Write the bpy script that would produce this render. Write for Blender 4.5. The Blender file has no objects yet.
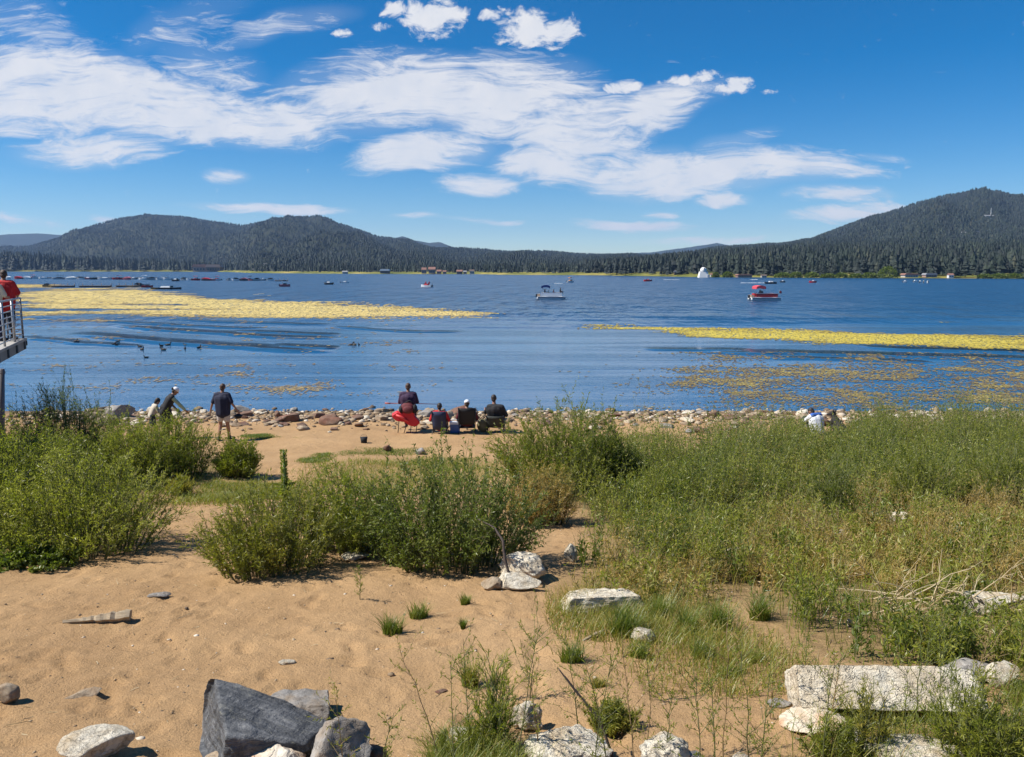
import bpy, bmesh, math, random
import numpy as np
from mathutils import Vector, Matrix, noise as mnoise

scene = bpy.context.scene
COL = scene.collection
random.seed(7)
RNG = np.random.default_rng(11)
R = math.radians

# ------------------------------------------------------------------ camera
FPX = 800.0
EXPO = 0.62
CZ = 5.7
PITCH = math.atan((378.5 - 268.0) / FPX)
cam_d = bpy.data.cameras.new("camera")
cam = bpy.data.objects.new("camera", cam_d)
COL.objects.link(cam)
cam.location = (0, 0, CZ)
cam.rotation_euler = (math.pi / 2 - PITCH, 0, 0)
cam_d.sensor_width = 36.0
cam_d.lens = 36.0 * FPX / 1024.0
cam_d.clip_start = 0.05
cam_d.clip_end = 30000
scene.camera = cam
scene.render.resolution_x, scene.render.resolution_y = 1024, 757
scene.view_settings.view_transform = 'Standard'
scene.view_settings.look = 'None'
scene.view_settings.exposure = EXPO
scene.view_settings.gamma = 1.0

cP, sP = math.cos(PITCH), math.sin(PITCH)
def ray(u, v):
    a = (u - 512.0) / FPX
    b = (378.5 - v) / FPX
    return np.array([a, cP + b * sP, -sP + b * cP])
def at_y(u, v, Y):                      # point on the sight line through a pixel, Y metres ahead
    d = ray(u, v); t = Y / d[1]
    return Vector((d[0] * t, Y, CZ + d[2] * t))
def on_water(u, v, z=0.0):
    d = ray(u, v); t = (z - CZ) / d[2]
    return Vector((d[0] * t, d[1] * t, z))
def pix(x, y, z):                       # where a place falls in the photograph (numpy)
    w = y * cP - (z - CZ) * sP
    up = y * sP + (z - CZ) * cP
    return 512 + FPX * x / w, 378.5 - FPX * up / w

# ------------------------------------------------------------------ noise
_perm = np.random.default_rng(5).permutation(512)
_g2 = np.random.default_rng(6).normal(size=(512, 2)); _g2 /= np.linalg.norm(_g2, axis=1)[:, None]
def perlin(x, y):
    xi = np.floor(x).astype(int); yi = np.floor(y).astype(int)
    xf = x - xi; yf = y - yi
    u = xf * xf * xf * (xf * (xf * 6 - 15) + 10); w = yf * yf * yf * (yf * (yf * 6 - 15) + 10)
    def g(ix, iy, fx, fy):
        h = _perm[(_perm[ix & 511] + iy) & 511]
        return _g2[h, 0] * fx + _g2[h, 1] * fy
    a = g(xi, yi, xf, yf); b = g(xi + 1, yi, xf - 1, yf)
    c = g(xi, yi + 1, xf, yf - 1); d = g(xi + 1, yi + 1, xf - 1, yf - 1)
    return (a + u * (b - a)) * (1 - w) + (c + u * (d - c)) * w
def fbm(x, y, oct=4, seed=0.0):
    x = np.asarray(x, float) + seed * 17.3; y = np.asarray(y, float) + seed * 9.1
    s = np.zeros(np.broadcast(x, y).shape); a = 1.0
    for i in range(oct):
        s = s + a * perlin(x, y); x = x * 2.03 + 11.7; y = y * 2.03 + 5.2; a *= 0.5
    return s
def sstep(a, b, x):
    t = np.clip((x - a) / (b - a), 0, 1); return t * t * (3 - 2 * t)

# ------------------------------------------------------------------ terrain
_PY = np.array([-40, -10, 0, 4.6, 8.6, 11.5, 14, 17, 20, 24, 27, 30, 33, 40, 60, 120, 9000.])
_PZ = np.array([4.6, 4.1, 3.35, 2.72, 2.18, 1.75, 1.4, 1.02, .75, .47, .30, .13, -.10, -.8, -2.0, -3.0, -3.0])
def terrain(x, y):
    x = np.asarray(x, float); y = np.asarray(y, float)
    z = np.interp(y, _PY, _PZ)
    z = (z + np.interp(y - .8, _PY, _PZ) + np.interp(y + .8, _PY, _PZ)) / 3
    near = sstep(60, 40, y) * sstep(200, 60, np.abs(x))
    z = z + near * 0.10 * fbm(x * .28, y * .28, 3, 1) * sstep(34, 22, y)
    z = z + near * sstep(33, 28, y) * 0.035 * fbm(x * 1.1, y * 1.1, 2, 2)
    return z
def ground(u, v):
    d = ray(u, v); t0, t1 = 1.0, 60.0
    last = 1.0
    t = 1.0
    while t < 60:
        if CZ + d[2] * t < float(terrain(d[0] * t, d[1] * t)):
            t0, t1 = last, t; break
        last = t; t *= 1.02
    for _ in range(24):
        m = (t0 + t1) / 2
        if CZ + d[2] * m < float(terrain(d[0] * m, d[1] * m)): t1 = m
        else: t0 = m
    return Vector((d[0] * t1, d[1] * t1, CZ + d[2] * t1))
def tz(x, y): return float(terrain(x, y))
def pxm(p): return FPX / (p[1] * cP - (p[2] - CZ) * sP)       # pixels per metre at a place
def world_poly(pts): return np.array([[*ground(u, v)][:2] for u, v in pts])
def in_poly(x, y, P):
    x = np.asarray(x); y = np.asarray(y); ins = np.zeros(x.shape, bool)
    n = len(P)
    for i in range(n):
        x1, y1 = P[i]; x2, y2 = P[(i + 1) % n]
        c = ((y1 > y) != (y2 > y)) & (x < (x2 - x1) * (y - y1) / (y2 - y1 + 1e-12) + x1)
        ins ^= c
    return ins
def poly_dist(x, y, P):                                        # signed: positive inside
    d = np.full(np.shape(x), 1e9)
    for i in range(len(P)):
        a = P[i]; b = P[(i + 1) % len(P)]; e = b - a; L = (e @ e) + 1e-9
        t = np.clip(((x - a[0]) * e[0] + (y - a[1]) * e[1]) / L, 0, 1)
        d = np.minimum(d, np.hypot(x - a[0] - t * e[0], y - a[1] - t * e[1]))
    return np.where(in_poly(x, y, P), d, -d)

# ------------------------------------------------------------------ mesh helpers
def mesh_np(name, V, polys, mats, smooth=False, attrs=None, mat_idx=None):
    me = bpy.data.meshes.new(name)
    V = np.ascontiguousarray(V, dtype=np.float32)
    loops = np.concatenate([np.asarray(p, dtype=np.int32).ravel() for p in polys]) if polys else np.zeros(0, np.int32)
    sizes = np.concatenate([np.full(len(p), np.asarray(p).shape[1], np.int32) for p in polys])
    starts = np.concatenate([[0], np.cumsum(sizes)[:-1]]).astype(np.int32)
    me.vertices.add(len(V)); me.vertices.foreach_set("co", V.ravel())
    me.loops.add(len(loops)); me.loops.foreach_set("vertex_index", loops)
    me.polygons.add(len(sizes)); me.polygons.foreach_set("loop_start", starts)
    me.polygons.foreach_set("loop_total", sizes)
    if mat_idx is not None: me.polygons.foreach_set("material_index", np.asarray(mat_idx, np.int32))
    me.polygons.foreach_set("use_smooth", np.full(len(sizes), smooth, dtype=bool))
    if attrs:
        for k, a in attrs.items():
            at = me.attributes.new(k, 'FLOAT', 'POINT'); at.data.foreach_set("value", np.asarray(a, np.float32))
    me.update(calc_edges=True)
    for m in (mats if isinstance(mats, (list, tuple)) else [mats]): me.materials.append(m)
    return me
def link(name, me, loc=(0, 0, 0), rot=(0, 0, 0), parent=None, scale=None):
    o = bpy.data.objects.new(name, me); COL.objects.link(o)
    o.location = loc; o.rotation_euler = rot
    if scale is not None: o.scale = scale
    if parent is not None: o.parent = parent
    return o
def tag(o, label, cat, group=None, kind=None):
    o['label'] = label; o['category'] = cat
    if group: o['group'] = group
    if kind: o['kind'] = kind
    return o
def thing(name, label, cat, loc=(0, 0, 0), rz=0.0, group=None):
    o = link(name, None, loc, (0, 0, rz)); o.empty_display_size = .2
    return tag(o, label, cat, group)
def dup(root, loc, rz=None, label=None, scale=None):
    r = root.copy(); COL.objects.link(r); r.location = loc
    if rz is not None: r.rotation_euler = (root.rotation_euler[0], root.rotation_euler[1], rz)
    if scale is not None: r.scale = scale
    if label: r['label'] = label
    for ch in list(root.children):
        c = ch.copy(); COL.objects.link(c); c.parent = r
        for g in list(ch.children):
            d = g.copy(); COL.objects.link(d); d.parent = c
    return r

class MB:
    """collects shapes; build() links them as one mesh object"""
    def __init__(s): s.v = []; s.f = []; s.m = []
    def add(s, vs, fs, mi=0):
        o = len(s.v); s.v += [tuple(p) for p in vs]; s.f += [tuple(i + o for i in f) for f in fs]; s.m += [mi] * len(fs); return s
    def box(s, c, size, rot=None, mi=0, taper=1.0, bev=0.0):
        x, y, z = [k / 2 for k in size]
        P = [Vector(p) for p in ((-x, -y, -z), (x, -y, -z), (x, y, -z), (-x, y, -z))] + \
            [Vector((p[0] * taper, p[1] * taper, z)) for p in ((-x, -y), (x, -y), (x, y), (-x, y))]
        M = rot if rot is not None else Matrix.Identity(3)
        P = [M @ p + Vector(c) for p in P]
        return s.add(P, [(3, 2, 1, 0), (4, 5, 6, 7), (0, 1, 5, 4), (1, 2, 6, 5), (2, 3, 7, 6), (3, 0, 4, 7)], mi)
    def tube(s, pts, r, n=8, mi=0, cap=True):
        pts = [Vector(p) for p in pts]; rs = r if isinstance(r, (list, tuple)) else [r] * len(pts)
        V = []; F = []
        ref = None
        for i, p in enumerate(pts):
            t = (pts[min(i + 1, len(pts) - 1)] - pts[max(i - 1, 0)]).normalized()
            if ref is None: ref = Vector((0, 0, 1)) if abs(t.z) < .9 else Vector((1, 0, 0))
            a = t.cross(ref).normalized(); b = a.cross(t).normalized(); ref = b
            for k in range(n):
                th = 2 * math.pi * k / n
                V.append(p + (a * math.cos(th) + b * math.sin(th)) * rs[i])
        for i in range(len(pts) - 1):
            for k in range(n):
                F.append((i * n + k, i * n + (k + 1) % n, (i + 1) * n + (k + 1) % n, (i + 1) * n + k))
        if cap:
            F.append(tuple(range(n))[::-1]); F.append(tuple(range((len(pts) - 1) * n, len(pts) * n)))
        return s.add(V, F, mi)
    def ball(s, c, r, seg=12, rings=8, rot=None, mi=0):
        rx, ry, rz = r if isinstance(r, (list, tuple)) else (r, r, r)
        M = rot if rot is not None else Matrix.Identity(3)
        V = [M @ Vector((0, 0, rz)) + Vector(c)]
        for i in range(1, rings):
            ph = math.pi * i / rings
            for k in range(seg):
                th = 2 * math.pi * k / seg
                V.append(M @ Vector((rx * math.sin(ph) * math.cos(th), ry * math.sin(ph) * math.sin(th), rz * math.cos(ph))) + Vector(c))
        V.append(M @ Vector((0, 0, -rz)) + Vector(c)); F = []
        for k in range(seg): F.append((0, 1 + k, 1 + (k + 1) % seg))
        for i in range(rings - 2):
            for k in range(seg):
                a = 1 + i * seg + k; b = 1 + i * seg + (k + 1) % seg
                F.append((a, a + seg, b + seg, b))
        L = len(V) - 1; o = 1 + (rings - 2) * seg
        for k in range(seg): F.append((L, o + (k + 1) % seg, o + k))
        return s.add(V, F, mi)
    def cap(s, p0, p1, r0, r1, seg=14):
        """tapered limb with round ends"""
        p0 = Vector(p0); p1 = Vector(p1); d = p1 - p0; L = max(d.length, 1e-4); t = d / L
        pts = []; rs = []
        for i in range(5):
            a = (math.pi / 2) * (i / 4); pts.append(p0 - t * r0 * math.cos(a)); rs.append(max(r0 * math.sin(a), 1e-3))
        for i in range(5):
            a = (math.pi / 2) * (i / 4); pts.append(p1 + t * r1 * math.sin(a)); rs.append(max(r1 * math.cos(a), 1e-3))
        return s.tube(pts, rs, seg)
    def prism(s, outline, y0, y1, mi=0):
        """outline in x,z extruded along y"""
        n = len(outline)
        V = [(x, y0, z) for x, z in outline] + [(x, y1, z) for x, z in outline]
        F = [tuple(range(n)), tuple(range(n, 2 * n))[::-1]] + [(i, i + n, (i + 1) % n + n, (i + 1) % n) for i in range(n)]
        return s.add(V, F, mi)
    def mesh(s, name, mats, smooth=False):
        me = bpy.data.meshes.new(name); me.from_pydata(s.v, [], s.f)
        for m in (mats if isinstance(mats, (list, tuple)) else [mats]): me.materials.append(m)
        me.polygons.foreach_set("material_index", s.m)
        me.polygons.foreach_set("use_smooth", [smooth] * len(s.f)); me.update(); 
        bm = bmesh.new(); bm.from_mesh(me); bmesh.ops.recalc_face_normals(bm, faces=bm.faces); bm.to_mesh(me); bm.free()
        return me
    def build(s, name, mats, parent=None, smooth=False, loc=(0, 0, 0), rot=(0, 0, 0)):
        return link(name, s.mesh(name, mats, smooth), loc, rot, parent)
    def fused(s, name, mat, parent, voxel=.01, smooth=4):
        """one continuous skin over all the shapes collected"""
        me = s.mesh(name, mat); o = bpy.data.objects.new(name, me); COL.objects.link(o)
        m = o.modifiers.new("r", 'REMESH'); m.mode = 'VOXEL'; m.voxel_size = voxel; m.use_smooth_shade = True
        if smooth:
            k = o.modifiers.new("s", 'SMOOTH'); k.factor = .5; k.iterations = smooth
        dg = bpy.context.evaluated_depsgraph_get()
        res = bpy.data.meshes.new_from_object(o.evaluated_get(dg)); res.name = name
        o.modifiers.clear(); o.data = res; bpy.data.meshes.remove(me)
        if not res.materials: res.materials.append(mat)
        o.parent = parent
        return o

# ------------------------------------------------------------------ materials
class NT:
    def __init__(s, name):
        s.mat = bpy.data.materials.new(name); s.mat.use_nodes = True
        s.t = s.mat.node_tree; s.t.nodes.clear()
        s.out = s.t.nodes.new('ShaderNodeOutputMaterial')
    def n(s, typ, **kw):
        nd = s.t.nodes.new(typ)
        for k, v in kw.items(): setattr(nd, k, v)
        return nd
    def l(s, a, b): s.t.links.new(a, b)
    def inp(s, node, name, val):
        if isinstance(val, bpy.types.NodeSocket): s.l(val, node.inputs[name])
        elif val is not None: node.inputs[name].default_value = val
    def math(s, op, a, b=None, clamp=False):
        nd = s.n('ShaderNodeMath', operation=op); nd.use_clamp = clamp
        s.inp(nd, 0, a)
        if b is not None: s.inp(nd, 1, b)
        return nd.outputs[0]
    def noise(s, vec, scale, detail=4, rough=.55, dist=0.0):
        nd = s.n('ShaderNodeTexNoise'); s.inp(nd, 'Scale', scale); s.inp(nd, 'Detail', detail); s.inp(nd, 'Roughness', rough); s.inp(nd, 'Distortion', dist)
        if vec is not None: s.l(vec, nd.inputs['Vector'])
        return nd.outputs['Fac']
    def ramp(s, fac, stops, interp='LINEAR'):
        nd = s.n('ShaderNodeValToRGB'); nd.color_ramp.interpolation = interp; el = nd.color_ramp.elements
        while len(el) < len(stops): el.new(.5)
        for e, (p, c) in zip(el, stops): e.position = p; e.color = (*c, 1) if len(c) == 3 else c
        if fac is not None: s.l(fac, nd.inputs[0])
        return nd.outputs[0]
    def mix(s, fac, a, b, blend='MIX'):
        nd = s.n('ShaderNodeMix', data_type='RGBA', blend_type=blend)
        s.inp(nd, 0, fac)
        for i, v in ((6, a), (7, b)):
            if isinstance(v, bpy.types.NodeSocket): s.l(v, nd.inputs[i])
            else: nd.inputs[i].default_value = (*v, 1) if len(v) == 3 else v
        return nd.outputs[2]
    def mapping(s, vec, scale=(1, 1, 1), rot=(0, 0, 0), loc=(0, 0, 0)):
        nd = s.n('ShaderNodeMapping'); nd.inputs['Scale'].default_value = scale; nd.inputs['Rotation'].default_value = rot; nd.inputs['Location'].default_value = loc
        s.l(vec, nd.inputs[0]); return nd.outputs[0]
    def pos(s): return s.n('ShaderNodeNewGeometry').outputs['Position']
    def obj(s): return s.n('ShaderNodeTexCoord').outputs['Object']
    def attr(s, name): return s.n('ShaderNodeAttribute', attribute_name=name).outputs['Fac']
    def bump(s, h, strength=.5, dist=.02, normal=None):
        nd = s.n('ShaderNodeBump'); s.inp(nd, 'Strength', strength); s.inp(nd, 'Distance', dist); s.l(h, nd.inputs['Height'])
        if normal is not None: s.l(normal, nd.inputs['Normal'])
        return nd.outputs[0]
    def bsdf(s, color, rough=.6, normal=None, metal=0.0, spec=.5, **kw):
        nd = s.n('ShaderNodeBsdfPrincipled')
        if isinstance(color, bpy.types.NodeSocket): s.l(color, nd.inputs['Base Color'])
        else: nd.inputs['Base Color'].default_value = (*color, 1)
        s.inp(nd, 'Roughness', rough); nd.inputs['Metallic'].default_value = metal
        nd.inputs['Specular IOR Level'].default_value = spec
        for k, v in kw.items(): s.inp(nd, k, v)
        if normal is not None: s.l(normal, nd.inputs['Normal'])
        return nd.outputs[0]
    def done(s, shader): s.l(shader, s.out.inputs['Surface']); return s.mat

_simple = {}
def paint(name, col, rough=.5, metal=0.0, var=.12, scale=6.0, bump=0.0):
    """plain coating, cloth or plastic with slight uneven wear"""
    if name in _simple: return _simple[name]
    t = NT(name); c = t.obj()
    f = t.noise(c, scale, 5, .6)
    lo = tuple(max(0, k * (1 - var)) for k in col); hi = tuple(min(1, k * (1 + var)) for k in col)
    nr = t.bump(t.noise(c, scale * 8, 3), .4, bump) if bump else None
    _simple[name] = t.done(t.bsdf(t.ramp(f, [(.3, lo), (.7, hi)]), rough, nr, metal))
    return _simple[name]
def leaf_mat(name, stops, trans=.35, rough=.42):
    """leaf tissue: hue varies from plant to plant, light passes through it"""
    t = NT(name)
    f = t.attr("tint")
    col = t.ramp(f, stops)
    b = t.bsdf(col, rough, spec=.5)
    tr = t.n('ShaderNodeBsdfTranslucent')
    g = t.mix(1.0, col, (1.0, 1.12, .55), 'MULTIPLY'); t.l(g, tr.inputs[0])
    m = t.n('ShaderNodeMixShader'); m.inputs[0].default_value = trans
    t.l(b, m.inputs[1]); t.l(tr.outputs[0], m.inputs[2])
    return t.done(m.outputs[0])
# ------------------------------------------------------------------ light
SUN_EL, SUN_AZ = 51.0, -97.0          # degrees; azimuth from straight ahead, negative = left
Ls = Vector((math.sin(R(SUN_AZ)) * math.cos(R(SUN_EL)), math.cos(R(SUN_AZ)) * math.cos(R(SUN_EL)), math.sin(R(SUN_EL))))
sun_d = bpy.data.lights.new("sun", 'SUN'); sun_d.energy = 4.9; sun_d.angle = R(.53); sun_d.color = (1.0, .955, .88)
sun = bpy.data.objects.new("sun", sun_d); COL.objects.link(sun)
sun.rotation_euler = Ls.to_track_quat('Z', 'Y').to_euler(); sun.location = (-20, 5, 30)

# ------------------------------------------------------------------ sky with clouds
SKY = 0.076
world = bpy.data.worlds.new("World"); scene.world = world; world.use_nodes = True
class WT(NT):
    def __init__(s, tree): s.t = tree
w = WT(world.node_tree); nt = world.node_tree
bg = nt.nodes['Background']; bg.inputs['Strength'].default_value = SKY
sky = w.n('ShaderNodeTexSky', sky_type='NISHITA'); sky.sun_disc = False
sky.sun_elevation = R(SUN_EL); sky.sun_rotation = R(SUN_AZ % 360); sky.altitude = 2000; sky.air_density = 1.0; sky.dust_density = .0; sky.ozone_density = 3.0
hs = w.n('ShaderNodeHueSaturation'); hs.inputs['Saturation'].default_value = 1.5; hs.inputs['Value'].default_value = 1.0
w.l(sky.outputs[0], hs.inputs['Color'])
tc = w.n('ShaderNodeTexCoord').outputs['Generated']
sep = w.n('ShaderNodeSeparateXYZ'); w.l(tc, sep.inputs[0])
ysafe = w.math('MAXIMUM', sep.outputs[1], .08)
cx = w.math('DIVIDE', sep.outputs[0], ysafe); cz_ = w.math('DIVIDE', sep.outputs[2], ysafe)
comb = w.n('ShaderNodeCombineXYZ'); w.l(cx, comb.inputs[0]); w.l(cz_, comb.inputs[1])
cvec = comb.outputs[0]
# slow swirl of the whole cloud field
wn = w.n('ShaderNodeTexNoise'); wn.inputs['Scale'].default_value = 5.0; wn.inputs['Detail'].default_value = 3; w.l(cvec, wn.inputs['Vector'])
vm = w.n('ShaderNodeVectorMath', operation='SUBTRACT'); w.l(wn.outputs['Color'], vm.inputs[0]); vm.inputs[1].default_value = (.5, .5, .5)
vs = w.n('ShaderNodeVectorMath', operation='MULTIPLY'); w.l(vm.outputs[0], vs.inputs[0]); vs.inputs[1].default_value = (.16, .055, 0)
va = w.n('ShaderNodeVectorMath', operation='ADD'); w.l(cvec, va.inputs[0]); w.l(vs.outputs[0], va.inputs[1])
wvec = va.outputs[0]
def blobs(vec, items):
    s_ = w.n('ShaderNodeSeparateXYZ'); w.l(vec, s_.inputs[0])
    acc = None
    for (u, v, su, sv, rot, amp) in items:
        d = ray(u, v); X, Z = d[0] / d[1], d[2] / d[1]
        sx, sz = su / FPX / d[1], sv / FPX / d[1] ** 2
        c, s = math.cos(R(rot)), math.sin(R(rot))
        # p = ((dx c + dz s)/sx, (-dx s + dz c)/sz)
        dx = w.math('SUBTRACT', s_.outputs[0], float(X)); dz = w.math('SUBTRACT', s_.outputs[1], float(Z))
        a = w.n('ShaderNodeMath', operation='MULTIPLY_ADD'); w.l(dx, a.inputs[0]); a.inputs[1].default_value = c / sx
        w.l(w.math('MULTIPLY', dz, s / sx), a.inputs[2])
        b = w.n('ShaderNodeMath', operation='MULTIPLY_ADD'); w.l(dx, b.inputs[0]); b.inputs[1].default_value = -s / sz
        w.l(w.math('MULTIPLY', dz, c / sz), b.inputs[2])
        r2 = w.n('ShaderNodeMath', operation='MULTIPLY_ADD'); w.l(a.outputs[0], r2.inputs[0]); w.l(a.outputs[0], r2.inputs[1])
        w.l(w.math('MULTIPLY', b.outputs[0], b.outputs[0]), r2.inputs[2])
        g = w.math('SUBTRACT', 1.0, w.math('MULTIPLY', r2.outputs[0], .5), clamp=True)
        g = w.math('MULTIPLY', g, amp)
        acc = g if acc is None else w.math('MAXIMUM', acc, g)
    return acc
cirrus = [(40, 88, 120, 42, -8, 1), (150, 108, 130, 32, -6, 1), (260, 120, 110, 24, -3, 1), (400, 95, 95, 40, 2, 1), (500, 100, 100, 42, 4, 1),
          (590, 128, 80, 30, 6, 1), (650, 115, 60, 24, 16, .95), (690, 98, 40, 10, 24, .5), (430, 152, 58, 18, 8, 1), (545, 162, 60, 20, 0, 1),
          (650, 172, 75, 24, 2, 1), (735, 170, 100, 20, 2, 1), (800, 168, 70, 10, -2, .75), (85, 147, 76, 15, 0, .95), (835, 194, 46, 9, 3, .9),
          (855, 211, 55, 9, 8, .95), (476, 183, 34, 11, 0, 1), (234, 176, 26, 8, 0, .85), (282, 208, 76, 5.5, 0, 1), (622, 225, 58, 6.5, 0, 1),
          (725, 199, 30, 7, 0, .9), (650, 212, 20, 4, 0, .8), (705, 241, 76, 5, 0, .75), (25, 213, 44, 6, -4, .6), (15, 125, 44, 10, 0, .6),
          (430, 215, 22, 3, -4, .75), (482, 219, 32, 3, -3, .75), (40, 30, 60, 36, -40, .5), (180, 30, 90, 20, 25, .45), (290, 25, 60, 14, 12, .55),
          (250, 42, 50, 10, 20, .5), (730, 145, 40, 10, 20, .55), (870, 155, 30, 4, 0, .55), (210, 70, 60, 30, -20, .55), (320, 85, 60, 24, 10, .6),
          (-160, 90, 160, 40, -5, .9), (120, 214, 22, 4, -10, .6), (880, 198, 14, 6, -60, .55)]
cumulus = [(432, 18, 34, 19, 0, 1), (396, 10, 18, 9, 0, .8), (536, 30, 40, 19, 0, 1), (490, 14, 14, 8, 0, .75), (343, 34, 10, 5, 0, .8), (626, 86, 20, 8, 8, .9),
           (690, 79, 30, 7, 8, .95), (733, 87, 20, 8, 12, .95), (384, 27, 12, 5, 0, .75), (770, 92, 9, 3, 0, .7)]
cm = blobs(wvec, cirrus)
rotm = w.mapping(wvec, (1.0, 3.6, 1), (0, 0, R(10)))
n1 = w.noise(rotm, 9.0, 10, .68, .55)
n2 = w.noise(w.mapping(wvec, (1, 5.5, 1), (0, 0, R(-16))), 10.0, 10, .70, 1.6)
nn = w.math('ADD', w.math('MULTIPLY', w.math('SUBTRACT', n1, .5), 1.9), w.math('MULTIPLY', w.math('SUBTRACT', n2, .5), 2.3))
dd = w.math('ADD', w.math('MULTIPLY', w.math('SUBTRACT', cm, .52), 1.5), nn)
sm = w.n('ShaderNodeMapRange', interpolation_type='SMOOTHSTEP'); w.l(dd, sm.inputs[0]); sm.inputs[1].default_value = -.40; sm.inputs[2].default_value = .66; sm.inputs[4].default_value = .93
veil = w.n('ShaderNodeMapRange', interpolation_type='SMOOTHSTEP'); w.l(cm, veil.inputs[0]); veil.inputs[1].default_value = .15; veil.inputs[2].default_value = .9; veil.inputs[4].default_value = .24
km = blobs(cvec, cumulus)
n3 = w.noise(w.mapping(cvec, (1, 1.5, 1)), 34.0, 9, .66, .5)
d3 = w.math('ADD', w.math('MULTIPLY', w.math('SUBTRACT', km, .5), 1.15), w.math('MULTIPLY', w.math('SUBTRACT', n3, .5), 2.8))
sm3 = w.n('ShaderNodeMapRange', interpolation_type='SMOOTHSTEP'); w.l(d3, sm3.inputs[0]); sm3.inputs[1].default_value = -.16; sm3.inputs[2].default_value = .42; sm3.inputs[4].default_value = .97
front = w.n('ShaderNodeMapRange'); w.l(sep.outputs[1], front.inputs[0]); front.inputs[1].default_value = .08; front.inputs[2].default_value = .2
cover = w.math('MAXIMUM', w.math('MAXIMUM', sm.outputs[0], veil.outputs[0]), sm3.outputs[0])
cover = w.math('MULTIPLY', cover, front.outputs[0])
cl = .86 / SKY / 2 ** EXPO
shade = w.ramp(w.noise(cvec, 26.0, 4), [(.35, (cl * .90, cl * .93, cl * 1.0)), (.6, (cl, cl * 1.0, cl * 1.03))])
fin = w.mix(cover, hs.outputs[0], shade)
w.l(fin, bg.inputs['Color'])

# ------------------------------------------------------------------ ground sheet
MEADOW = world_poly([(548, 588), (585, 600), (640, 622), (700, 596), (742, 606), (800, 655), (900, 678), (1040, 690), (1240, 760), (1500, 620), (1350, 450), (1100, 437),
                     (860, 437), (790, 437), (740, 447), (690, 455), (640, 452), (600, 470), (560, 500), (600, 540)])
LEFTV = world_poly([(-300, 640), (-40, 575), (60, 560), (140, 530), (150, 505), (215, 478), (255, 476), (250, 462), (205, 448), (120, 436), (-50, 434), (-400, 440)])
xs = np.unique(np.round(np.concatenate([[-7500, -2500, -900, -300, -120, -60], np.arange(-40, -16, .5), np.arange(-16, -7, .14), np.arange(-7, 8, .05),
                                        np.arange(8, 18, .14), np.arange(18, 44, .5), [60, 120, 300, 900, 2500, 7500]]), 4))
ys_ = np.unique(np.round(np.concatenate([[-7500, -2000, -500, -120, -40, -15, -6, -2, 0, 1.5, 2.5], np.arange(3.2, 8, .04), np.arange(8, 14, .06), np.arange(14, 24, .1), np.arange(24, 36, .14),
                                         [38, 41, 45, 52, 60, 80, 120, 300, 900, 2500, 7500]]), 4))
GX, GY = np.meshgrid(xs, ys_)
GZ = terrain(GX, GY)
md = poly_dist(GX, GY, MEADOW); ld = poly_dist(GX, GY, LEFTV)
jit = .35 * fbm(GX * .9, GY * .9, 3, 4)
litter = np.maximum(sstep(-.3, .5, md + jit), .9 * sstep(-.25, .4, ld + jit))
# trampled sand: scuffs and shallow footprints
nearw = sstep(30, 18, GY) * (1 - .7 * litter) * (np.abs(GX) < 18)
scuff = .006 * perlin(GX * 3.1, GY * 2.6) + .009 * perlin(GX * 5.3 + 9, GY * 4.5) + .015 * np.abs(perlin(GX * 8.2 + 3, GY * 7.4))
prng = np.random.default_rng(21)
foot = np.zeros_like(GX)
for _ in range(1500):
    fx, fy = prng.uniform(-9, 6), prng.uniform(3.4, 20)
    if in_poly(np.array([fx]), np.array([fy]), MEADOW)[0]: continue
    a = prng.normal(.5, .7); ca, sa = math.cos(a), math.sin(a)
    i0, i1 = np.searchsorted(ys_, [fy - .35, fy + .35]); j0, j1 = np.searchsorted(xs, [fx - .35, fx + .35])
    dx = GX[i0:i1, j0:j1] - fx; dy = GY[i0:i1, j0:j1] - fy
    p = (dx * ca + dy * sa) / .065; q = (-dx * sa + dy * ca) / .15
    r = np.sqrt(p * p + q * q)
    foot[i0:i1, j0:j1] += prng.uniform(.5, 1) * (-.030 * np.exp(-r ** 4) + .015 * np.exp(-((r - 1.35) / .35) ** 2))
GZ = GZ + nearw * (scuff + foot)
NX, NY = len(xs), len(ys_)
idx = np.arange(NX * NY).reshape(NY, NX)
quads = np.stack([idx[:-1, :-1], idx[:-1, 1:], idx[1:, 1:], idx[1:, :-1]], -1).reshape(-1, 4)
t = NT("sand_ground")
P = t.pos()
big = t.noise(P, .55, 5, .6); mid = t.noise(P, 5.0, 6, .65); fine = t.noise(P, 60.0, 4, .7); grit = t.noise(P, 190.0, 2, .6)
sandc = t.ramp(big, [(.3, (.335, .205, .097)), (.52, (.405, .255, .124)), (.72, (.47, .302, .152))])
sandc = t.mix(t.ramp(mid, [(.35, (0, 0, 0)), (.75, (.55, .55, .55))]), sandc, (.47, .30, .155))
sandc = t.mix(t.ramp(grit, [(.36, (.8, .8, .8)), (.45, (0, 0, 0))]), sandc, (.18, .105, .052))
sandc = t.mix(t.ramp(fine, [(.64, (0, 0, 0)), (.74, (.45, .45, .45))]), sandc, (.60, .43, .27))
lit = t.ramp(t.noise(P, 9.0, 6, .7), [(.3, (.12, .085, .035)), (.5, (.20, .14, .06)), (.7, (.34, .24, .11))])
col = t.mix(t.math('MULTIPLY', t.attr("litter"), t.ramp(mid, [(.3, (.45, .45, .45)), (.6, (1, 1, 1))])), sandc, lit)
sepz = t.n('ShaderNodeSeparateXYZ'); t.l(P, sepz.inputs[0])
wet = t.n('ShaderNodeMapRange'); t.l(t.math('ADD', sepz.outputs[2], t.math('MULTIPLY', t.math('SUBTRACT', mid, .5), .12)), wet.inputs[0]); wet.inputs[1].default_value = .17; wet.inputs[2].default_value = .03
col = t.mix(wet.outputs[0], col, (.16, .115, .07))
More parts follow.
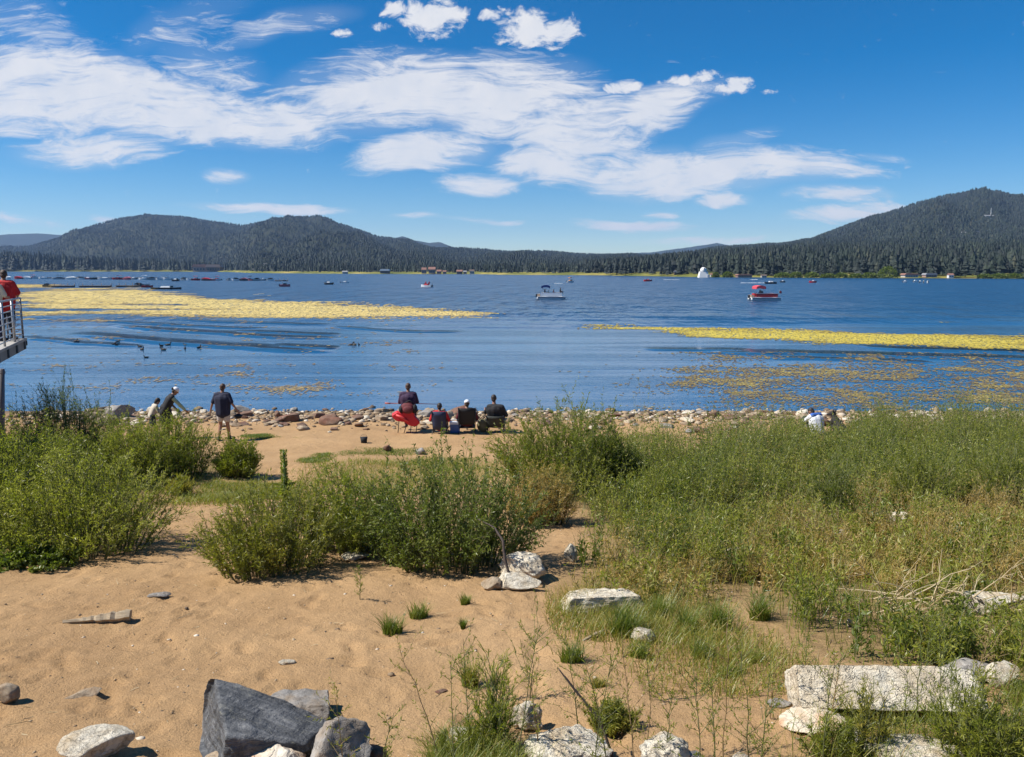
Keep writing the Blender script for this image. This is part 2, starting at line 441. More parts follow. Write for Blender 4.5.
h = t.math('ADD', t.math('MULTIPLY', mid, 1.0), t.math('ADD', t.math('MULTIPLY', fine, .30), t.math('MULTIPLY', grit, .10)))
nb = t.bump(h, .95, .05)
M_SAND = t.done(t.bsdf(col, .9, nb, spec=.15))
gme = mesh_np("sandy_ground", np.stack([GX, GY, GZ], -1).reshape(-1, 3), [quads], M_SAND, True, {"litter": litter.ravel()})
g = link("sandy_ground", gme); g['kind'] = 'structure'

# ------------------------------------------------------------------ lake
t = NT("lake_water")
P = t.pos()
sp = t.n('ShaderNodeSeparateXYZ'); t.l(P, sp.inputs[0])
def mr(sock, a, b, c=0.0, d=1.0, smooth=True):
    m = t.n('ShaderNodeMapRange'); m.interpolation_type = 'SMOOTHSTEP' if smooth else 'LINEAR'
    t.l(sock, m.inputs[0])
    for i, v in enumerate((a, b, c, d)): m.inputs[i + 1].default_value = v
    return m.outputs[0]
yj = t.math('ADD', sp.outputs[1], t.math('MULTIPLY', t.math('SUBTRACT', t.noise(t.mapping(P, (.012, .03, 1)), 1.0, 3), .5), 70.0))
rough_zone = mr(yj, 70, 125)                                # open water carries the chop; the weedy shallows lie calmer
chop = t.noise(t.mapping(P, (.55, .16, 1)), 1.0, 4, .6)
swell = t.noise(t.mapping(P, (.16, .034, 1)), 1.0, 4, .6)
rip = t.noise(t.mapping(P, (1.5, 2.4, 1)), 1.0, 4, .65)
lanes = t.noise(t.mapping(P, (.025, .30, 1), (0, 0, R(2))), 1.0, 5, .62, .9)   # long calm and ruffled lanes
hgt = t.math('ADD', t.math('MULTIPLY', rip, t.math('ADD', .032, t.math('MULTIPLY', mr(lanes, .40, .68), .06))),
             t.math('MULTIPLY', t.math('ADD', t.math('MULTIPLY', chop, .9), t.math('MULTIPLY', swell, 4.0)), t.math('ADD', t.math('MULTIPLY', rough_zone, 2.2), .05)))
# boat wakes: long low swells running in towards the shallows
_wr = np.random.default_rng(14)
for pts, hw, hh in [([(80, 318), (150, 324), (205, 326.3), (270, 329)], .8, .30), ([(72, 332.3), (110, 337), (150, 340), (210, 343.6), (345, 352)], 1.0, .40), ([(112, 325), (165, 330), (250, 335), (345, 339)], .9, .36),
                    ([(160, 318.5), (240, 322), (335, 325)], .8, .25), ([(270, 345), (340, 348.5)], .7, .25), ([(230, 331), (345, 334.5)], .7, .24), ([(20, 336), (90, 343), (150, 347)], .7, .14), ([(330, 326), (420, 331), (470, 332)], .8, .14),
                    ([(690, 351), (850, 354), (1060, 359)], .9, .34), ([(860, 347), (1060, 353)], .9, .34), ([(760, 358), (930, 361)], .6, .16), ([(640, 349), (760, 350.5)], .6, .16)]:
    wp_ = np.array([[*on_water(u_, v_)][:2] for u_, v_ in pts]); cf = np.polyfit(wp_[:, 0], wp_[:, 1], 2 if len(pts) > 2 else 1)
    if len(cf) == 2: cf = np.array([0, *cf])
    x_ = sp.outputs[0]
    yc = t.math('ADD', t.math('MULTIPLY', t.math('ADD', t.math('MULTIPLY', x_, float(cf[0])), float(cf[1])), x_), float(cf[2]))
    wob = t.math('MULTIPLY', t.math('SUBTRACT', t.noise(t.mapping(P, (.12, .02, 1), (0, 0, 0), (float(_wr.uniform(0, 90)), 0, 0)), 1.0, 3), .5), 4.0)
    dy = t.math('DIVIDE', t.math('SUBTRACT', t.math('ADD', sp.outputs[1], wob), yc), hw * 1.3)
    gs = t.math('POWER', 2.718, t.math('MULTIPLY', t.math('MULTIPLY', dy, dy), -1.0))
    x0_, x1_ = sorted((wp_[0, 0], wp_[-1, 0])); fd = (x1_ - x0_) * .22
    mk = t.math('MULTIPLY', mr(x_, x0_, x0_ + fd), mr(x_, x1_, x1_ - fd))
    hgt = t.math('ADD', hgt, t.math('MULTIPLY', t.math('MULTIPLY', gs, mk), hh / .55 * 3.6))
nb = t.bump(hgt, 1.0, .55)
wc = t.mix(mr(yj, 40, 120), (.016, .085, .185), (.012, .050, .110))
M_WATER = t.done(t.bsdf(wc, mr(yj, 45, 150, .07, .27), nb, spec=.5, IOR=1.333))
wme = mesh_np("lake", np.array([(-7400, 20, 0), (7400, 20, 0), (7400, 7400, 0), (-7400, 7400, 0)]), [np.array([[0, 1, 2, 3]])], M_WATER)
lk = link("lake", wme); lk['kind'] = 'structure'

# ------------------------------------------------------------------ algae and pond weed on the water
def band(u, v, top, bot, soft=3.0):
    tu, tv = zip(*top); bu, bv = zip(*bot)
    a = np.interp(u, tu, tv); b = np.interp(u, bu, bv)
    e = np.clip(np.minimum(v - a, b - v) / soft, -1, 1)
    ends = np.clip(np.minimum(u - tu[0], tu[-1] - u) / 40, -1, 1)
    return np.minimum(e, ends)
def algae(name, label, dens_fn, vr, ur, stops, seed, cell=(1.5, .62), height=.012, spray=.14, depth=1.1, fx=.045, amp=.95):
    rng = np.random.default_rng(seed)
    Vs = []; tint = []
    v = vr[0]
    while v < vr[1]:
        u = np.arange(ur[0], ur[1], cell[0]) + rng.uniform(-1, 1, int(math.ceil((ur[1] - ur[0]) / cell[0]))) * cell[0] * .5
        y = on_water(512, v)[1]
        x = (u - 512) / FPX * y
        n = fbm(x * fx + 50, np.full_like(x, y) * .22, 4, seed) * amp + fbm(x * .5, np.full_like(x, y) * .9, 3, seed + 1) * .38 + rng.normal(0, spray, len(x))
        k = dens_fn(u, np.full_like(u, v)) + n > 0
        if k.any():
            xk = x[k]; m = len(xk); px = y / FPX
            wdt = px * cell[0] * rng.uniform(.6, 1.5, m); dep = abs(on_water(512, v - cell[1])[1] - y) * rng.uniform(.55, 1.15, m)
            yy = y + rng.uniform(-.3, .3, m) * dep; zz = rng.uniform(.012, .012 + height, m)
            sk = rng.uniform(-.5, .5, m) * wdt
            q = np.stack([np.stack([xk - wdt, yy - dep * rng.uniform(.1, .6, m), zz], -1), np.stack([xk + sk, yy - dep * .6, zz], -1),
                          np.stack([xk + wdt, yy + dep * rng.uniform(-.4, .4, m), zz], -1), np.stack([xk - sk, yy + dep * .6, zz], -1)], 1)
            Vs.append(q); tint.append(np.repeat(np.clip(.12 + (dens_fn(u, np.full_like(u, v)) + n)[k] * depth + rng.normal(0, .07, m), 0, 1), 4))
        v += cell[1]
    V = np.concatenate(Vs).reshape(-1, 3)
    t = NT(name); M = t.done(t.bsdf(t.ramp(t.attr("tint"), stops), .85, spec=.15))
    me = mesh_np(name, V, [np.arange(len(V)).reshape(-1, 4)], M, False, {"tint": np.concatenate(tint)})
    return tag(link(name, me), label, 'algae', kind='stuff')
A_TOP = [(22, 294), (60, 290), (130, 289), (165, 292), (220, 300), (300, 302), (400, 306), (500, 313)]
A_BOT = [(22, 316), (100, 314), (200, 315), (300, 317.5), (350, 318), (450, 318.5), (500, 317)]
def dA(u, v):
    d = band(u, v, A_TOP, A_BOT, 4.0) * .85 + .10
    gap = np.exp(-((v - (303.5 + (u - 60) * .012)) / 1.3) ** 2) * (u < 190) + np.exp(-((v - 310) / 2.0) ** 2) * sstep(140, 70, u) + np.exp(-((v - 309.5) / .9) ** 2) * sstep(350, 200, u)
    return d - gap * .8 - sstep(280, 460, u) * .42
algae("algae_mat", "broad pale yellow algae mat floating across the left half of the lake", dA, (287, 320), (-120, 505), [(.05, (.20, .14, .06)), (.3, (.44, .33, .11)), (.8, (.58, .45, .17))], 3)
B_TOP = [(575, 324), (640, 325), (700, 328), (800, 330), (900, 334), (1024, 338), (1200, 344)]
B_BOT = [(575, 329), (640, 331), (720, 339), (800, 341.5), (900, 345), (1024, 350), (1200, 356)]
def dB(u, v): return band(u, v, B_TOP, B_BOT, 3.2) * .85 + .02 - sstep(760, 590, u) * .45
algae("algae_mat", "long bright yellow algae band floating across the right half of the lake", dB, (321, 358), (570, 1190), [(.05, (.15, .11, .04)), (.3, (.36, .28, .05)), (.8, (.50, .40, .07))], 5)
def dC(u, v):
    e = np.exp(-((v - 384) / 13) ** 2) * sstep(640, 730, u) * .20
    e2 = np.exp(-((v - 372) / 9) ** 2) * sstep(640, 700, u) * sstep(1000, 760, u) * .14
    e3 = np.exp(-((v - 402) / 7) ** 2) * sstep(780, 900, u) * .08
    return e + e2 + e3 - .36 - (1 - sstep(585, 720, u)) * .45 + sstep(350, 365, v) * .12 + sstep(640, 800, u) * .05
algae("algae_scum", "broken olive yellow weed scum spread over the shallows at the right", dC, (352, 409), (560, 1180), [(.1, (.12, .085, .05)), (.4, (.26, .20, .07)), (.8, (.42, .36, .10))], 8, (1.5, .6), .012, .20, .8, .22, .52)
def dD(u, v):
    e = np.exp(-((v - 386) / 7) ** 2) * sstep(20, 140, u) * sstep(470, 300, u) * .26 + np.exp(-((v - 366) / 5) ** 2) * sstep(260, 120, u) * .08
    e = e + np.exp(-((v - 320.5) / 1.4) ** 2) * sstep(28, 40, u) * sstep(130, 95, u) * .5 + np.exp(-((v - 392) / 3) ** 2) * sstep(380, 270, u) * .10
    return e - .46 - sstep(400, 480, u) * .4
algae("algae_scum", "thin scattered tan weed patches drifting on the shallows at the left", dD, (317, 406), (-120, 480), [(.1, (.16, .12, .08)), (.4, (.36, .27, .12)), (.85, (.50, .40, .18))], 13, (1.5, .6), .012, .16, .8, .16, .55)
def dE(u, v): return band(u, v, [(-60, 285), (60, 285)], [(-60, 287.6), (60, 287.0)], 1.2) * .6 + .25
algae("algae_scum", "narrow ochre algae strip beside the docks at the far left", dE, (284, 289), (-60, 62), [(.2, (.30, .20, .06)), (.8, (.55, .42, .14))], 17)

# ------------------------------------------------------------------ far shore, hills and mountains
K = ray(512, 268)[1]
def slope_v(v): return np.vectorize(lambda q: ray(512, q)[2] / ray(512, q)[1])(np.asarray(v, float))
_su = [-500, 0, 215, 232, 250, 340, 480, 500, 600, 640, 700, 850, 1024, 1500]
_sv = [271.4, 271.5, 271.8, 272.2, 273.2, 274.0, 274.4, 275.0, 275.6, 276.4, 277.6, 278.5, 279.2, 280.0]
_sy = [on_water(512, q)[1] for q in _sv]
def shore_y(u): return np.interp(u, _su, _sy)
SKY_V = [(-500, 262), (-200, 250), (-40, 247), (30, 247), (60, 239), (90, 228), (120, 219.5), (150, 215.5), (185, 217), (215, 222), (245, 226), (270, 221.5), (300, 217.5), (330, 221), (350, 227), (380, 238),
         (410, 242), (430, 248), (460, 250.5), (500, 252), (560, 254), (600, 255.5), (640, 257), (670, 257.5), (690, 254), (720, 249.5), (780, 245.5), (810, 240.5), (840, 228.5), (880, 215.5), (910, 204.5), (940, 196.5), (965, 192.5), (990, 193),
         (1024, 201), (1080, 214), (1200, 236), (1500, 258)]
BENCH_V = [(560, 268.5), (600, 267), (640, 264), (700, 258), (800, 252), (900, 248.5), (1024, 247.5), (1500, 252)]
def far_z(u, y):
    u = np.asarray(u, float); y = np.asarray(y, float)
    s = y - shore_y(u)
    z = np.where(s < 0, -2.5, .25 + 1.6 * sstep(0, 70, s) + .4 * fbm(u * .05, y * .01, 2, 3) * sstep(0, 40, s))
    zb = CZ + 1000.0 * np.interp(u, [-9e3] + [p[0] for p in BENCH_V], np.concatenate([[ray(512, 268.6)[2]], [ray(512, p[1])[2] / ray(512, p[1])[1] for p in BENCH_V]]))
    zb = np.maximum(zb, 2.0)
    rb = np.clip((y - shore_y(u) - 45) / np.maximum(1000 - shore_y(u) - 45, 60), 0, 1)
    wb = sstep(540, 640, u)
    z = z + wb * (zb - 2) * rb ** .9
    yr = np.interp(u, [-500, 430, 760, 1500], [3300, 3200, 2400, 2300])
    y0 = np.interp(u, [-500, 215, 260, 480, 560, 640, 1500], [1750, 1700, 980, 850, 760, 1000, 1000])
    zr = CZ + yr * np.interp(u, [p[0] for p in SKY_V], [ray(512, p[1])[2] / ray(512, p[1])[1] for p in SKY_V])
    tt = np.clip((y - y0) / (yr - y0), 0, 1)
    base = np.where(wb > 0, zb * wb + 2 * (1 - wb), 2.0)
    up = (zr - base) * (.55 * tt + .45 * sstep(0, 1, tt))
    dn = sstep(yr, yr + 1800, y)
    gul = fbm(u * .018 + 3, y * .0012, 4, 7) * sstep(.05, .35, tt) * sstep(1.0, .75, tt) * .24 * np.maximum(zr - base, 0)
    return np.where(s < 0, -2.5, z + up * (1 - .75 * dn) + gul)
def far_x(u, y): return (np.asarray(u, float) - 512) / FPX / K * y
us = np.concatenate([np.arange(-480, -60, 12), np.arange(-60, 1090, 4), np.arange(1090, 1500, 12)]).astype(float)
q = np.concatenate([np.linspace(0, .12, 14)[:-1], np.linspace(.12, 1, 60)])
UU, QQ = np.meshgrid(us, q)
YY = shore_y(UU) - 3 + QQ * (5600 - shore_y(UU))
ZZ = far_z(UU, YY)
ii = np.arange(UU.size).reshape(UU.shape)
fq = np.stack([ii[:-1, :-1], ii[:-1, 1:], ii[1:, 1:], ii[1:, :-1]], -1).reshape(-1, 4)
t = NT("forest_floor"); P = t.pos()
hc = t.ramp(t.noise(P, .012, 6, .65), [(.35, (.018, .024, .014)), (.55, (.028, .032, .020)), (.70, (.045, .043, .030)), (.82, (.20, .165, .11))])
spz = t.n('ShaderNodeSeparateXYZ'); t.l(P, spz.inputs[0])
low = t.n('ShaderNodeMapRange'); t.l(spz.outputs[2], low.inputs[0]); low.inputs[1].default_value = 3.4; low.inputs[2].default_value = 2.0
reed = t.ramp(t.noise(P, .03, 5, .65), [(.3, (.05, .075, .02)), (.5, (.16, .16, .035)), (.62, (.30, .25, .07)), (.75, (.44, .33, .13))])
hc = t.mix(low.outputs[0], hc, reed)
M_HILL = t.done(t.bsdf(hc, .95, spec=.1))
fs = link("hills", mesh_np("hills", np.stack([far_x(UU, YY), YY, ZZ], -1).reshape(-1, 3), [fq], M_HILL, True)); fs['kind'] = 'structure'
# blue mountains farther off: at the left edge and two little peaks
def far_ridge(name, pts, Y, depth):
    uu = np.arange(pts[0][0], pts[-1][0] + 1, 3.0)
    zr = CZ + Y * np.array([ray(512, np.interp(a, [p[0] for p in pts], [p[1] for p in pts]))[2] for a in uu]) / K
    zr = zr + Y * .0006 * fbm(uu * .13, uu * 0 + 2, 4)
    rows = []
    for k, f in enumerate(np.linspace(0, 1, 9)):
        y = Y - depth * (1 - f); hgt = zr * (.0 + f ** 1.2) + (fbm(uu * .05, uu * 0 + f * 6, 3, 5) * zr * .10 * math.sin(math.pi * f))
        rows.append(np.stack([far_x(uu, Y), np.full_like(uu, y), hgt], -1))
    rows.append(np.stack([far_x(uu, Y), np.full_like(uu, Y + depth), np.zeros_like(uu)], -1))
    V = np.concatenate(rows); n = len(uu); i2 = np.arange(len(V)).reshape(len(rows), n)
    f = np.stack([i2[:-1, :-1], i2[:-1, 1:], i2[1:, 1:], i2[1:, :-1]], -1).reshape(-1, 4)
    o = link(name, mesh_np(name, V, [f], M_HILL, True)); o['kind'] = 'structure'
far_ridge("mountain", [(-300, 262), (-160, 246), (-40, 239), (10, 234.5), (40, 233.5), (75, 236), (130, 250), (170, 262)], 6200, 1500)
far_ridge("mountain", [(340, 262), (375, 250), (398, 237.5), (404, 236), (412, 240), (430, 243), (440, 242), (450, 246), (480, 256), (500, 262)], 5600, 900)
far_ridge("mountain", [(560, 262), (600, 254), (650, 252.5), (690, 247), (708, 244.5), (716, 243), (726, 245), (760, 252), (800, 262)], 6200, 1200)

# ------------------------------------------------------------------ forests on the far shore
def conifer_proto(rng, layers, seg, tip=1.0):
    V = []; F = []
    for k in range(layers):
        f = k / layers
        z0 = .10 + .86 * f * .97; z1 = min(1.0, z0 + 1.45 / layers)
        r = (1 - f) ** .8 * .19 * rng.uniform(.75, 1.2) + .012
        b = len(V); a0 = rng.uniform(0, 6.28)
        for s_ in range(seg):
            rr = r * rng.uniform(.55, 1.25); th = a0 + 2 * math.pi * s_ / seg
            V.append((rr * math.cos(th), rr * math.sin(th), z0 - rng.uniform(0, .05)))
        V.append((rng.normal(0, .008), rng.normal(0, .008), z1))
        for s_ in range(seg): F.append((b + s_, b + (s_ + 1) % seg, b + seg))
    return np.array(V), np.array(F)
M_CONIF = leaf_mat("conifer_needles", [(0, (.004, .010, .008)), (.5, (.010, .021, .013)), (.85, (.024, .038, .019)), (1, (.055, .058, .030))], .12, .75)
def forest(name, label, u, y, hts, layers, seg, seed, wide=1.0):
    rng = np.random.default_rng(seed); protos = [conifer_proto(rng, layers, seg) for _ in range(6)]
    x = far_x(u, y); z = far_z(u, y) - .3
    Vs = []; Fs = []; T = []; off = 0
    which = rng.integers(0, 6, len(u))
    for k, (pv, pf) in enumerate(protos):
        i = np.where(which == k)[0]
        if not len(i): continue
        th = rng.uniform(0, 6.28, len(i)); c, s = np.cos(th)[:, None], np.sin(th)[:, None]
        wd = (hts[i] * wide * rng.uniform(.8, 1.35, len(i)))[:, None]
        X = (pv[:, 0] * c - pv[:, 1] * s) * wd + x[i][:, None]; Yv = (pv[:, 0] * s + pv[:, 1] * c) * wd + y[i][:, None]
        Z = pv[:, 2] * hts[i][:, None] + z[i][:, None]
        Vs.append(np.stack([X, Yv, Z], -1).reshape(-1, 3))
        Fs.append((pf[None] + (np.arange(len(i)) * len(pv))[:, None, None]).reshape(-1, 3) + off); off += len(i) * len(pv)
        T.append(np.repeat(np.clip(rng.beta(2, 2.6, len(i)) + .35 * fbm(u[i] * .035, y[i] * .004, 3, 2), 0, 1), len(pv)))
    me = mesh_np(name, np.concatenate(Vs), [np.concatenate(Fs)], M_CONIF, False, {"tint": np.concatenate(T)})
    return tag(link(name, me), label, 'forest', kind='stuff')
r_ = np.random.default_rng(31)
n = 44000
u = r_.uniform(-90, 1120, n); f = r_.uniform(0, 1, n) ** .9
yr_ = np.interp(u, [-500, 430, 760, 1500], [3300, 3200, 2400, 2300]); y0_ = np.interp(u, [-500, 215, 260, 480, 560, 640, 1500], [1650, 1600, 940, 800, 740, 960, 980])
y = y0_ + f * (yr_ + 40 - y0_)
keep = fbm(u * .06, y * .006, 3, 9) > -.62
u, y = u[keep], y[keep]
forest("hill_forest", "dark conifer forest covering the hillsides beyond the lake", u, y, r_.uniform(5, 9.5, len(u)), 2, 5, 41, 1.6)
n = 4600
u = r_.uniform(585, 1130, n); y = shore_y(u) + 38 + r_.uniform(0, 1, n) ** .8 * (1060 - shore_y(u) - 38)
forest("shore_forest", "tall dark pines massed on the low slope of the right shore", u, y, r_.uniform(6.5, 13, n), 4, 6, 42, 1.5)
n = 1100
u = np.concatenate([r_.uniform(-120, 232, n), r_.uniform(250, 600, 700)]); y = shore_y(u) + 45 + r_.uniform(0, 1, len(u)) * np.where(u < 240, 330, 160)
hh = np.where(u < 240, np.interp(u, [-120, 20, 100, 190, 232], [36, 34, 25, 19, 12]), 8.0) * r_.uniform(.6, 1.1, len(u))
forest("peninsula_forest", "dark pines behind the front rank on the left peninsula", u, y, hh, 4, 6, 43, 1.1)
# the nearest ranks, tree by tree
rng = np.random.default_rng(77)
t = NT("pine_bark"); M_BARK = t.done(t.bsdf((.07, .045, .03), .95))
pines = []
for k in range(6):
    V, F = conifer_proto(rng, 9, 9)
    V = np.concatenate([V, [(.016 * math.cos(a), .016 * math.sin(a), 0) for a in (0, 1.57, 3.14, 4.71)], [(0, 0, .5)]])
    b = len(V) - 5; F = np.concatenate([F, [(b, b + 1, b + 4), (b + 1, b + 2, b + 4), (b + 2, b + 3, b + 4), (b + 3, b, b + 4)]])
    mi = np.zeros(len(F), int); mi[-4:] = 1
    pines.append(mesh_np("pine", V, [F], [M_CONIF, M_BARK], False, {"tint": np.full(len(V), [.2, .35, .5, .28, .62, .42][k])}, mi))
for k in range(290):
    right = k < 165
    u = rng.uniform(600, 1090) if right else rng.uniform(-70, 230)
    if right and 690 < u < 716: continue
    y = shore_y(u) + (rng.uniform(28, 70) if right else rng.uniform(25, 80))
    h = rng.uniform(6.5, 12.5) if right else np.interp(u, [-120, 20, 100, 190, 232], [33, 31, 23, 17, 11]) * rng.uniform(.55, 1.1)
    o = link("pine_tree", pines[k % 6], (float(far_x(u, y)), float(y), float(far_z(u, y)) - .2), (0, 0, rng.uniform(0, 6.28)), None, (h * rng.uniform(.9, 1.4), h * rng.uniform(.9, 1.4), h))
    tag(o, "dark green pine in the front rank of trees along the right far shore" if right else "dark green pine in the front rank of trees on the left peninsula", "tree",
        "pines along the right far shore" if right else "pines on the left peninsula")
# ------------------------------------------------------------------ stones
def stone_mat(name, lo, mid, hi, stain, dark, sc=3.0, bump=.6, crack=.0):
    t = NT(name); c = t.obj()
    rnd = t.n('ShaderNodeObjectInfo').outputs['Random']
    cv = t.n('ShaderNodeVectorMath', operation='ADD'); t.l(c, cv.inputs[0])
    cx = t.n('ShaderNodeCombineXYZ'); t.l(t.math('MULTIPLY', rnd, 37.0), cx.inputs[0]); t.l(cx.outputs[0], cv.inputs[1]); c = cv.outputs[0]
    a = t.noise(c, sc, 7, .65, .3); b = t.noise(c, sc * .6, 4, .6); f = t.noise(c, sc * 16, 4, .7)
    col = t.ramp(a, [(.28, lo), (.5, mid), (.72, hi)])
    col = t.mix(t.ramp(b, [(.46, (0, 0, 0)), (.68, (.8, .8, .8))]), col, stain)
    vo = t.n('ShaderNodeTexVoronoi', feature='DISTANCE_TO_EDGE'); vo.inputs['Scale'].default_value = sc * .9
    wv = t.n('ShaderNodeVectorMath', operation='ADD'); t.l(c, wv.inputs[0])
    nz = t.n('ShaderNodeTexNoise'); nz.inputs['Scale'].default_value = sc * 1.3; nz.inputs['Detail'].default_value = 4; t.l(c, nz.inputs['Vector'])
    t.l(nz.outputs['Color'], wv.inputs[1]); t.l(wv.outputs[0], vo.inputs['Vector'])
    ck = t.ramp(vo.outputs['Distance'], [(0, (1, 1, 1)), (.045, (0, 0, 0))])
    col = t.mix(t.math('MULTIPLY', ck, .28), col, dark)
    col = t.mix(t.ramp(f, [(.62, (0, 0, 0)), (.75, (.28, .28, .28))]), col, dark)
    h = t.math('SUBTRACT', t.math('ADD', t.math('MULTIPLY', a, 1.0), t.math('MULTIPLY', f, .25)), t.math('MULTIPLY', ck, .22))
    return t.done(t.bsdf(col, .85, t.bump(h, bump, .05), spec=.25))
M_WHITE = stone_mat("pale_limestone", (.48, .40, .29), (.70, .625, .49), (.82, .76, .63), (.55, .42, .26), (.13, .105, .075), 3.4, .9)
M_TAN = stone_mat("tan_stone", (.22, .165, .11), (.35, .27, .185), (.48, .39, .28), (.32, .21, .12), (.09, .07, .05), 3.0)
M_GREY = stone_mat("grey_stone", (.16, .15, .135), (.28, .26, .235), (.42, .39, .35), (.26, .20, .14), (.05, .05, .05), 3.0)
M_BROWN = stone_mat("brown_stone", (.10, .065, .045), (.18, .115, .08), (.27, .18, .13), (.20, .08, .05), (.04, .03, .025), 3.0)
M_ORANGE = stone_mat("orange_stained_stone", (.42, .34, .24), (.58, .50, .38), (.68, .62, .52), (.55, .22, .07), (.16, .11, .08), 1.6)
# dark banded slate with rust, pale veins and lichen specks
t = NT("dark_slate"); c = t.obj()
a = t.noise(t.mapping(c, (1.0, 7.5, 4.5), (0, 0, R(18))), 2.2, 8, .68, .5); b = t.noise(c, 2.2, 5, .6); f = t.noise(c, 42, 3, .7)
col = t.ramp(a, [(.30, (.035, .037, .040)), (.5, (.085, .088, .093)), (.68, (.20, .20, .20))])
col = t.mix(t.ramp(b, [(.60, (0, 0, 0)), (.76, (.7, .7, .7))]), col, (.20, .165, .125))
vn = t.ramp(t.noise(t.mapping(c, (.5, 9, 1.5), (0, 0, R(-14))), 1.8, 4, .55), [(.485, (0, 0, 0)), (.5, (.75, .75, .75)), (.515, (0, 0, 0))])
vn = t.math('MULTIPLY', vn, t.ramp(f, [(.45, (0, 0, 0)), (.62, (1, 1, 1))]))
col = t.mix(t.math("MULTIPLY", vn, .55), col, (.36, .33, .20))
sx_ = t.n('ShaderNodeSeparateXYZ'); t.l(c, sx_.inputs[0])
rust = t.n('ShaderNodeMapRange'); t.l(t.math('ADD', sx_.outputs[0], t.math('MULTIPLY', t.math('SUBTRACT', b, .5), .5)), rust.inputs[0]); rust.inputs[1].default_value = -.44; rust.inputs[2].default_value = -.62
col = t.mix(t.math('MULTIPLY', rust.outputs[0], .85), col, t.ramp(a, [(.3, (.10, .075, .05)), (.7, (.30, .24, .17))]))
st_ = t.noise(t.mapping(c, (.6, 2.0, 22.0), (R(6), 0, 0)), 1.0, 4, .6)
h = t.math('ADD', t.math('ADD', a, t.math('MULTIPLY', f, .3)), t.math('MULTIPLY', st_, .9))
M_SLATE = t.done(t.bsdf(col, .62, t.bump(h, .75, .05), spec=.4))

def rock_mesh(name, seed, mat, sub=4, clips=9, rough=.10, box=False, aspect=(1, 1, 1), cuts=None):
    """a broken stone in the unit cube: ball cut by planes, then weathered"""
    rng = np.random.default_rng(seed)
    bm = bmesh.new(); bmesh.ops.create_icosphere(bm, subdivisions=sub, radius=1.0)
    V = np.array([v.co[:] for v in bm.verts])
    if box or cuts: V = V * 1.7
    planes = [(np.array(c[:3]) / np.linalg.norm(c[:3]), c[3]) for c in cuts] if cuts else []
    if box:
        for ax in range(3):
            for sg in (-1, 1):
                nrm = rng.normal(0, .09, 3); nrm[ax] = sg; planes.append((nrm / np.linalg.norm(nrm), 1.0 * rng.uniform(.9, 1.02)))
    for _ in range(clips):
        nrm = rng.normal(size=3); nrm /= np.linalg.norm(nrm)
        planes.append((nrm, rng.uniform(1.18, 1.45) if box else rng.uniform(.85, 1.0) if cuts else rng.uniform(.48, .86)))
    for nrm, d in planes:
        k = V @ nrm - d; m = k > 0
        V[m] -= (k[m] * .96)[:, None] * nrm
    off = Vector(rng.uniform(-50, 50, 3))
    asp = np.array(aspect) / np.cbrt(np.prod(aspect)); V = V * asp
    N = V / np.linalg.norm(V, axis=1)[:, None]
    dsp = np.array([mnoise.fractal(Vector(p) * 1.6 + off, .9, 2.1, 5) + .9 * abs(mnoise.noise(Vector(p) * 3.1 - off)) - .3 for p in V])
    V = V + N * (dsp * rough)[:, None]
    lo, hi = V.min(0), V.max(0); V = (V - (lo + hi) / 2) / ((hi - lo)[0] if cuts else (hi - lo)) * asp
    for v, p in zip(bm.verts, V): v.co = p
    me = bpy.data.meshes.new(name); bm.to_mesh(me); bm.free(); me.materials.append(mat)
    me.polygons.foreach_set("use_smooth", [True] * len(me.polygons))
    return me
def stone(name, label, u, v, wpx, hpx, mat, seed, dep=.8, rz=None, sub=4, sink=.12, box=False, clips=9, rough=.10, tilt=(0, 0), cat='rock', group=None, lift=0.0):
    """u, v: foot of the stone; wpx, hpx: how wide and tall it looks"""
    p = ground(u, v); s = pxm(p); d = p[1]
    sx = wpx / s; th = math.atan2(CZ - p[2], d)
    sy = sx * dep; sz = max((hpx / s - sy * math.sin(th) * .75) / math.cos(th), sx * .22)
    sz *= 1 + sink
    me = rock_mesh(name, seed, mat, sub, clips, rough, box, (sx, sy, sz)); sm_ = (sx * sy * sz) ** (1 / 3); KEEPL.append((p[0], p[1] + sy * .42, sx))
    o = link(name, me, (p[0], p[1] + sy * .42, p[2] + sz * (.5 - sink) + lift), (R(tilt[0]), R(tilt[1]), R(rz if rz is not None else (seed * 37) % 60 - 30)), None, (sm_, sm_, sm_))
    return tag(o, label, cat, group)
KEEPL = []
# boulders along the bottom of the picture
p = ground(243, 796)
me = rock_mesh("boulder", 12, M_SLATE, 6, 3, .055, False, (1, 1, 1), [(.30, -.16, .92, .30), (-.80, -.58, .20, .78), (.34, -.93, .10, .50), (.90, -.34, .16, .92), (.06, .98, .1, .56), (0, 0, -1, .5)])
tag(link("boulder", me, (p[0] - .02, p[1] + .33, p[2] + .17), (R(4), R(3), R(-4)), None, (.88, .88, .88)), "big dark slate boulder with a flat sloping top beside the sand", 'rock')
stone("boulder", "flat grey rock half hidden behind the dark slate boulder", 296, 722, 62, 30, M_GREY, 14, .7, 5, box=True, sub=5, clips=4)
stone("boulder", "cream boulder with orange stains in front of the dark slate boulder", 266, 790, 66, 52, M_ORANGE, 22, .9, 10, sub=5)
stone("boulder", "grey and white boulder leaning against the right end of the dark slate boulder", 332, 790, 74, 74, M_GREY, 33, .8, 25, sub=5, clips=7)
stone("boulder", "small brown rock at the foot of the grey and white boulder", 366, 775, 40, 32, M_BROWN, 35, .8, sub=4)
stone("boulder", "small tan rock below the left end of the dark slate boulder", 214, 778, 38, 30, M_TAN, 36, .8, sub=4)
